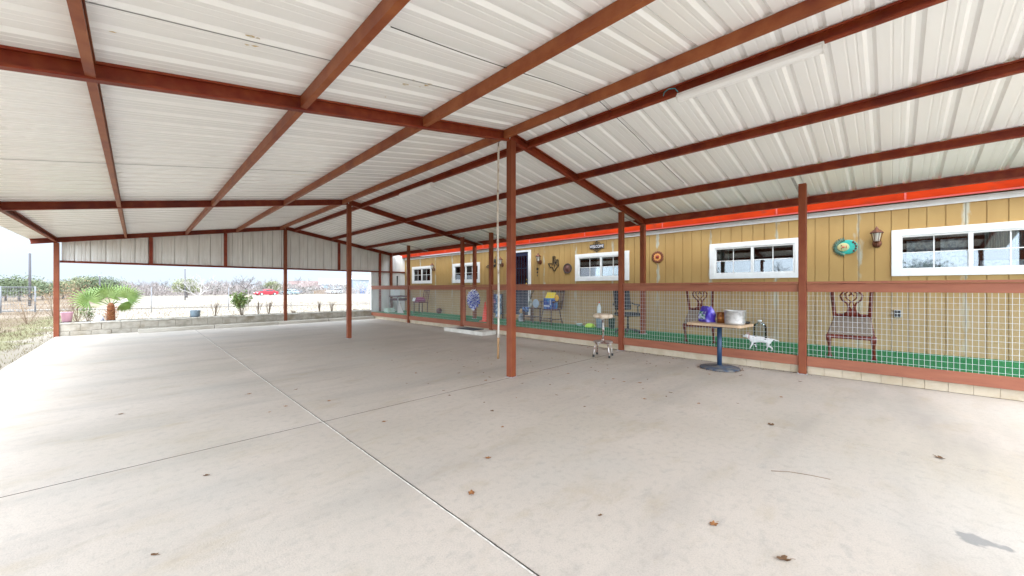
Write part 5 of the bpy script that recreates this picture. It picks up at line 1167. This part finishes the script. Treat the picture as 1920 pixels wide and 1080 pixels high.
# vehicles
def car(label, px, Y, rz, paint, kind, group=None):
    t = place(thing(kind, label, 'car'), px, Y, 1, label, None, rz)
    suv = kind == 'parked_suv'; Hh = 1.68 if suv else 1.42; Lh = 2.3; Wd = .88
    bodyp = ([(-Lh, .45), (-Lh, .95), (-Lh+.12, 1.08), (Lh-1.25, 1.08), (Lh-.35, .98), (Lh-.05, .8), (Lh, .45), (Lh-.15, .28), (-Lh+.1, .28)] if suv else [(-Lh, .42), (-Lh+.02, .8), (-Lh+.2, .92), (-1.3, .95), (1.0, .92), (Lh-.35, .76), (Lh-.03, .6), (Lh, .4), (Lh-.15, .22), (-Lh+.1, .22)])
    mb = MB(); mb.prism(bodyp, lambda a, b, w: (a, w, b), -Wd, Wd); body = mb.build('body', paint, t, bevel=.07)
    roofp = ([(-Lh+.1, 1.07), (-Lh+.35, Hh-.06), (-Lh+.7, Hh), (.45, Hh), (1.15, 1.07)] if suv else [(-1.75, .93), (-1.0, Hh-.06), (-.5, Hh), (.25, Hh-.02), (1.15, .93)])
    mb = MB(); mb.prism(roofp, lambda a, b, w: (a, w*(1-.16*(b-.95)), b), -Wd+.08, Wd-.08); mb.build('roof', paint, t, bevel=.06)
    gl = mat('car glass', (.02, .025, .03), .1)
    if suv: W_ = [[(-1.95, 1.1), (-1.75, 1.5), (-1.0, 1.54), (-1.0, 1.1)], [(-.93, 1.1), (-.93, 1.54), (-.05, 1.54), (-.05, 1.1)], [(.02, 1.1), (.02, 1.54), (.4, 1.52), (.92, 1.1)]]
    else: W_ = [[(-1.4, .96), (-.92, 1.26), (-.45, 1.31), (-.45, .96)], [(-.38, .96), (-.38, 1.31), (.2, 1.3), (.88, .96)]]
    for s in (-1, 1):
        for w_ in W_:
            mb = MB(); mb.prism(w_, lambda a, b, w: (a, s*((Wd-.08)*(1-.16*(b-.95))+w), b), -.002, .008); mb.build('side_window', gl, t)
    for (x0, z0, x1, z1, nm) in ((1.17 if not suv else 1.17, .98 if not suv else 1.1, .32 if not suv else .52, Hh-.07, 'windscreen'), (-1.72 if not suv else -Lh+.11, .98 if not suv else 1.12, -1.02 if not suv else -Lh+.31, Hh-.1, 'rear_window')):
        mb = MB(); d = .012 if x0 > 0 else -.012; mb.add([(x0+d, -.66, z0), (x0+d, .66, z0), (x1+d, .6, z1), (x1+d, -.6, z1)], [(0, 1, 2, 3)]); mb.build(nm, gl, t)
    for sx in (-1.42, 1.42):
        for s in (-1, 1):
            R_ = .36 if suv else .33; mb = MB(); mb.prism([((R_+.06)*cos(a), (R_+.06)*sin(a)) for a in [i*pi/12 for i in range(24)]], lambda a, b, w: (sx+a, s*(Wd+.001+w), R_+b), -.05, 0); mb.build('wheel_arch', M['rubber'], t)
            wv = MB(); wv.prism([(R_*cos(a), R_*sin(a)) for a in [i*pi/14 for i in range(28)]], lambda a, b, w: (a, w, b), -.11, .11); wh = wv.build('wheel', M['rubber'], t, bevel=.02); wh.location = (sx, s*(Wd-.05), R_)
            rm = MB(); rm.prism([(R_*.62*cos(a), R_*.62*sin(a)) for a in [i*pi/10 for i in range(20)]], lambda a, b, w: (a, w, b), s*.111, s*.125); rm.build('rim', M['galv'], wh)
    for s in (-1, 1):
        mb = MB(); mb.box((Lh-.12, s*.66, .72 if suv else .62), (.2, .32, .14)); mb.build('headlight', M['white'], t, bevel=.03)
        mb = MB(); mb.box((-Lh+.03, s*.7, .85 if suv else .72), (.1, .28, .14)); mb.build('tail_light', mat('tail red', (.4, .01, .01), .3), t, bevel=.02)
    return t
car('bright red two door car parked side on beyond the dry field', 499, 102, radians(196), mat('red car paint', (.4, .012, .022), .25), 'parked_car')
car('white family wagon parked in front of the blue white house', 627, 114, radians(200), mat('white car paint', (.36, .36, .36), .25), 'parked_suv')
car('silver blue car parked left of the timber yard fence', 555, 122, radians(30), mat('silver blue paint', (.16, .19, .22), .25), 'parked_car')
car('pale blue car half hidden by the end post', 543, 108, radians(120), mat('pale blue paint', (.22, .32, .35), .3), 'parked_car')
# houses
def cottage(name, label, px, Y, rz, L_, D_, hw, hr, wall, roofm, wins, base=0, doors=()):
    t = place(thing(name, label, 'house'), px, Y, 1, label, None, rz)
    mb = MB(); mb.bb((-L_/2, -D_/2, 0), (L_/2, D_/2, hw)); mb.prism([(-D_/2, hw), (D_/2, hw), (0, hr-.05)], lambda a, b, w: (w, a, b), -L_/2, L_/2); mb.build('wall', wall, t)
    for s in (-1, 1): mb = MB(); mb.add([(-L_/2-.4, s*(D_/2+.5), hw-.12), (L_/2+.4, s*(D_/2+.5), hw-.12), (L_/2+.4, 0, hr), (-L_/2-.4, 0, hr), (-L_/2-.4, s*(D_/2+.5), hw-.02), (L_/2+.4, s*(D_/2+.5), hw-.02), (L_/2+.4, 0, hr+.1), (-L_/2-.4, 0, hr+.1)], [(0, 1, 2, 3), (7, 6, 5, 4), (0, 4, 5, 1), (1, 5, 6, 2), (3, 7, 4, 0)]); mb.build('roof', roofm, t)
    mb = MB(); mb.bb((-L_/2-.42, -D_/2-.53, hw-.2), (L_/2+.42, -D_/2-.5, hw-.0)); mb.build('fascia', M['white'], t)
    for (x, z, w, h) in wins:
        mb = MB(); yy = -D_/2-.02; mb.bb((x-w/2-.1, yy-.03, z-.1), (x+w/2+.1, yy, z+h+.1)); wo = mb.build('window', M['white'], t); mb = MB(); mb.bb((x-w/2, yy-.045, z), (x+w/2, yy-.031, z+h)); mb.build('pane', mat('blue pane', (.15, .25, .3), .1), wo)
    for (x, w, h, m_) in doors: mb = MB(); mb.bb((x-w/2, -D_/2-.06, 0), (x+w/2, -D_/2-.001, h)); mb.build('door', m_, t)
    return t
R2 = radians(-18)
cottage('neighbour_house', 'low cream house with wide brown hipped roof across the field', 578, 136, R2, 10.5, 8, 1.75, 3.9, mat('cream render', (.22, .17, .12), .8), mat('brown shingle', (.11, .07, .06), .9, 0, (.15, .1, .09), 3), [(-3, .6, 1.4, .8), (0, .6, 1.2, .8), (3, .6, 1.2, .8)])
cottage('neighbour_house', 'pale blue house with white gable behind the white wagon', 630, 130, R2, 9.5, 7, 3.1, 4.9, mat('pale blue siding', (.17, .21, .25), .7), mat('grey shingle', (.13, .13, .14), .9, 0, (.17, .16, .17), 3), [(-3.2, 1.1, 1.8, 1.2), (-.6, .7, .5, 1.7), (.6, .9, 1.0, 1.5), (3, 1.0, 1.2, 1.2)], doors=((-1.6, .9, 2.0, M['white']),))
cottage('white_shed', 'tall white metal shed with a bright blue door at the far right', 678, 118, R2, 5.6, 6, 4.6, 5.6, mat('white shed sheet', (.17, .195, .22), .5), mat('shed roof', (.18, .19, .2), .5), [], doors=((.2, 1.7, 1.5, mat('blue tarp door', (.015, .09, .25), .5)),))
t = place(thing('yard_fence', 'short tan timber yard fence left of the white wagon', 'fence'), 606, 118, 1, 'short tan timber yard fence left of the white wagon', None, R2)
mb = MB()
for k in range(24): mb.bb((-2.4+k*.2, -.012, 0), (-2.4+k*.2+.17, .012, 1.15))
mb.build('pickets', mat('tan timber', (.2, .13, .07), .8), t)
mb = MB(); mb.bb((-2.4, .013, .3), (2.4, .05, .38)); mb.build('fence_rail', mat('tan rail', (.4, .27, .16), .8), t)
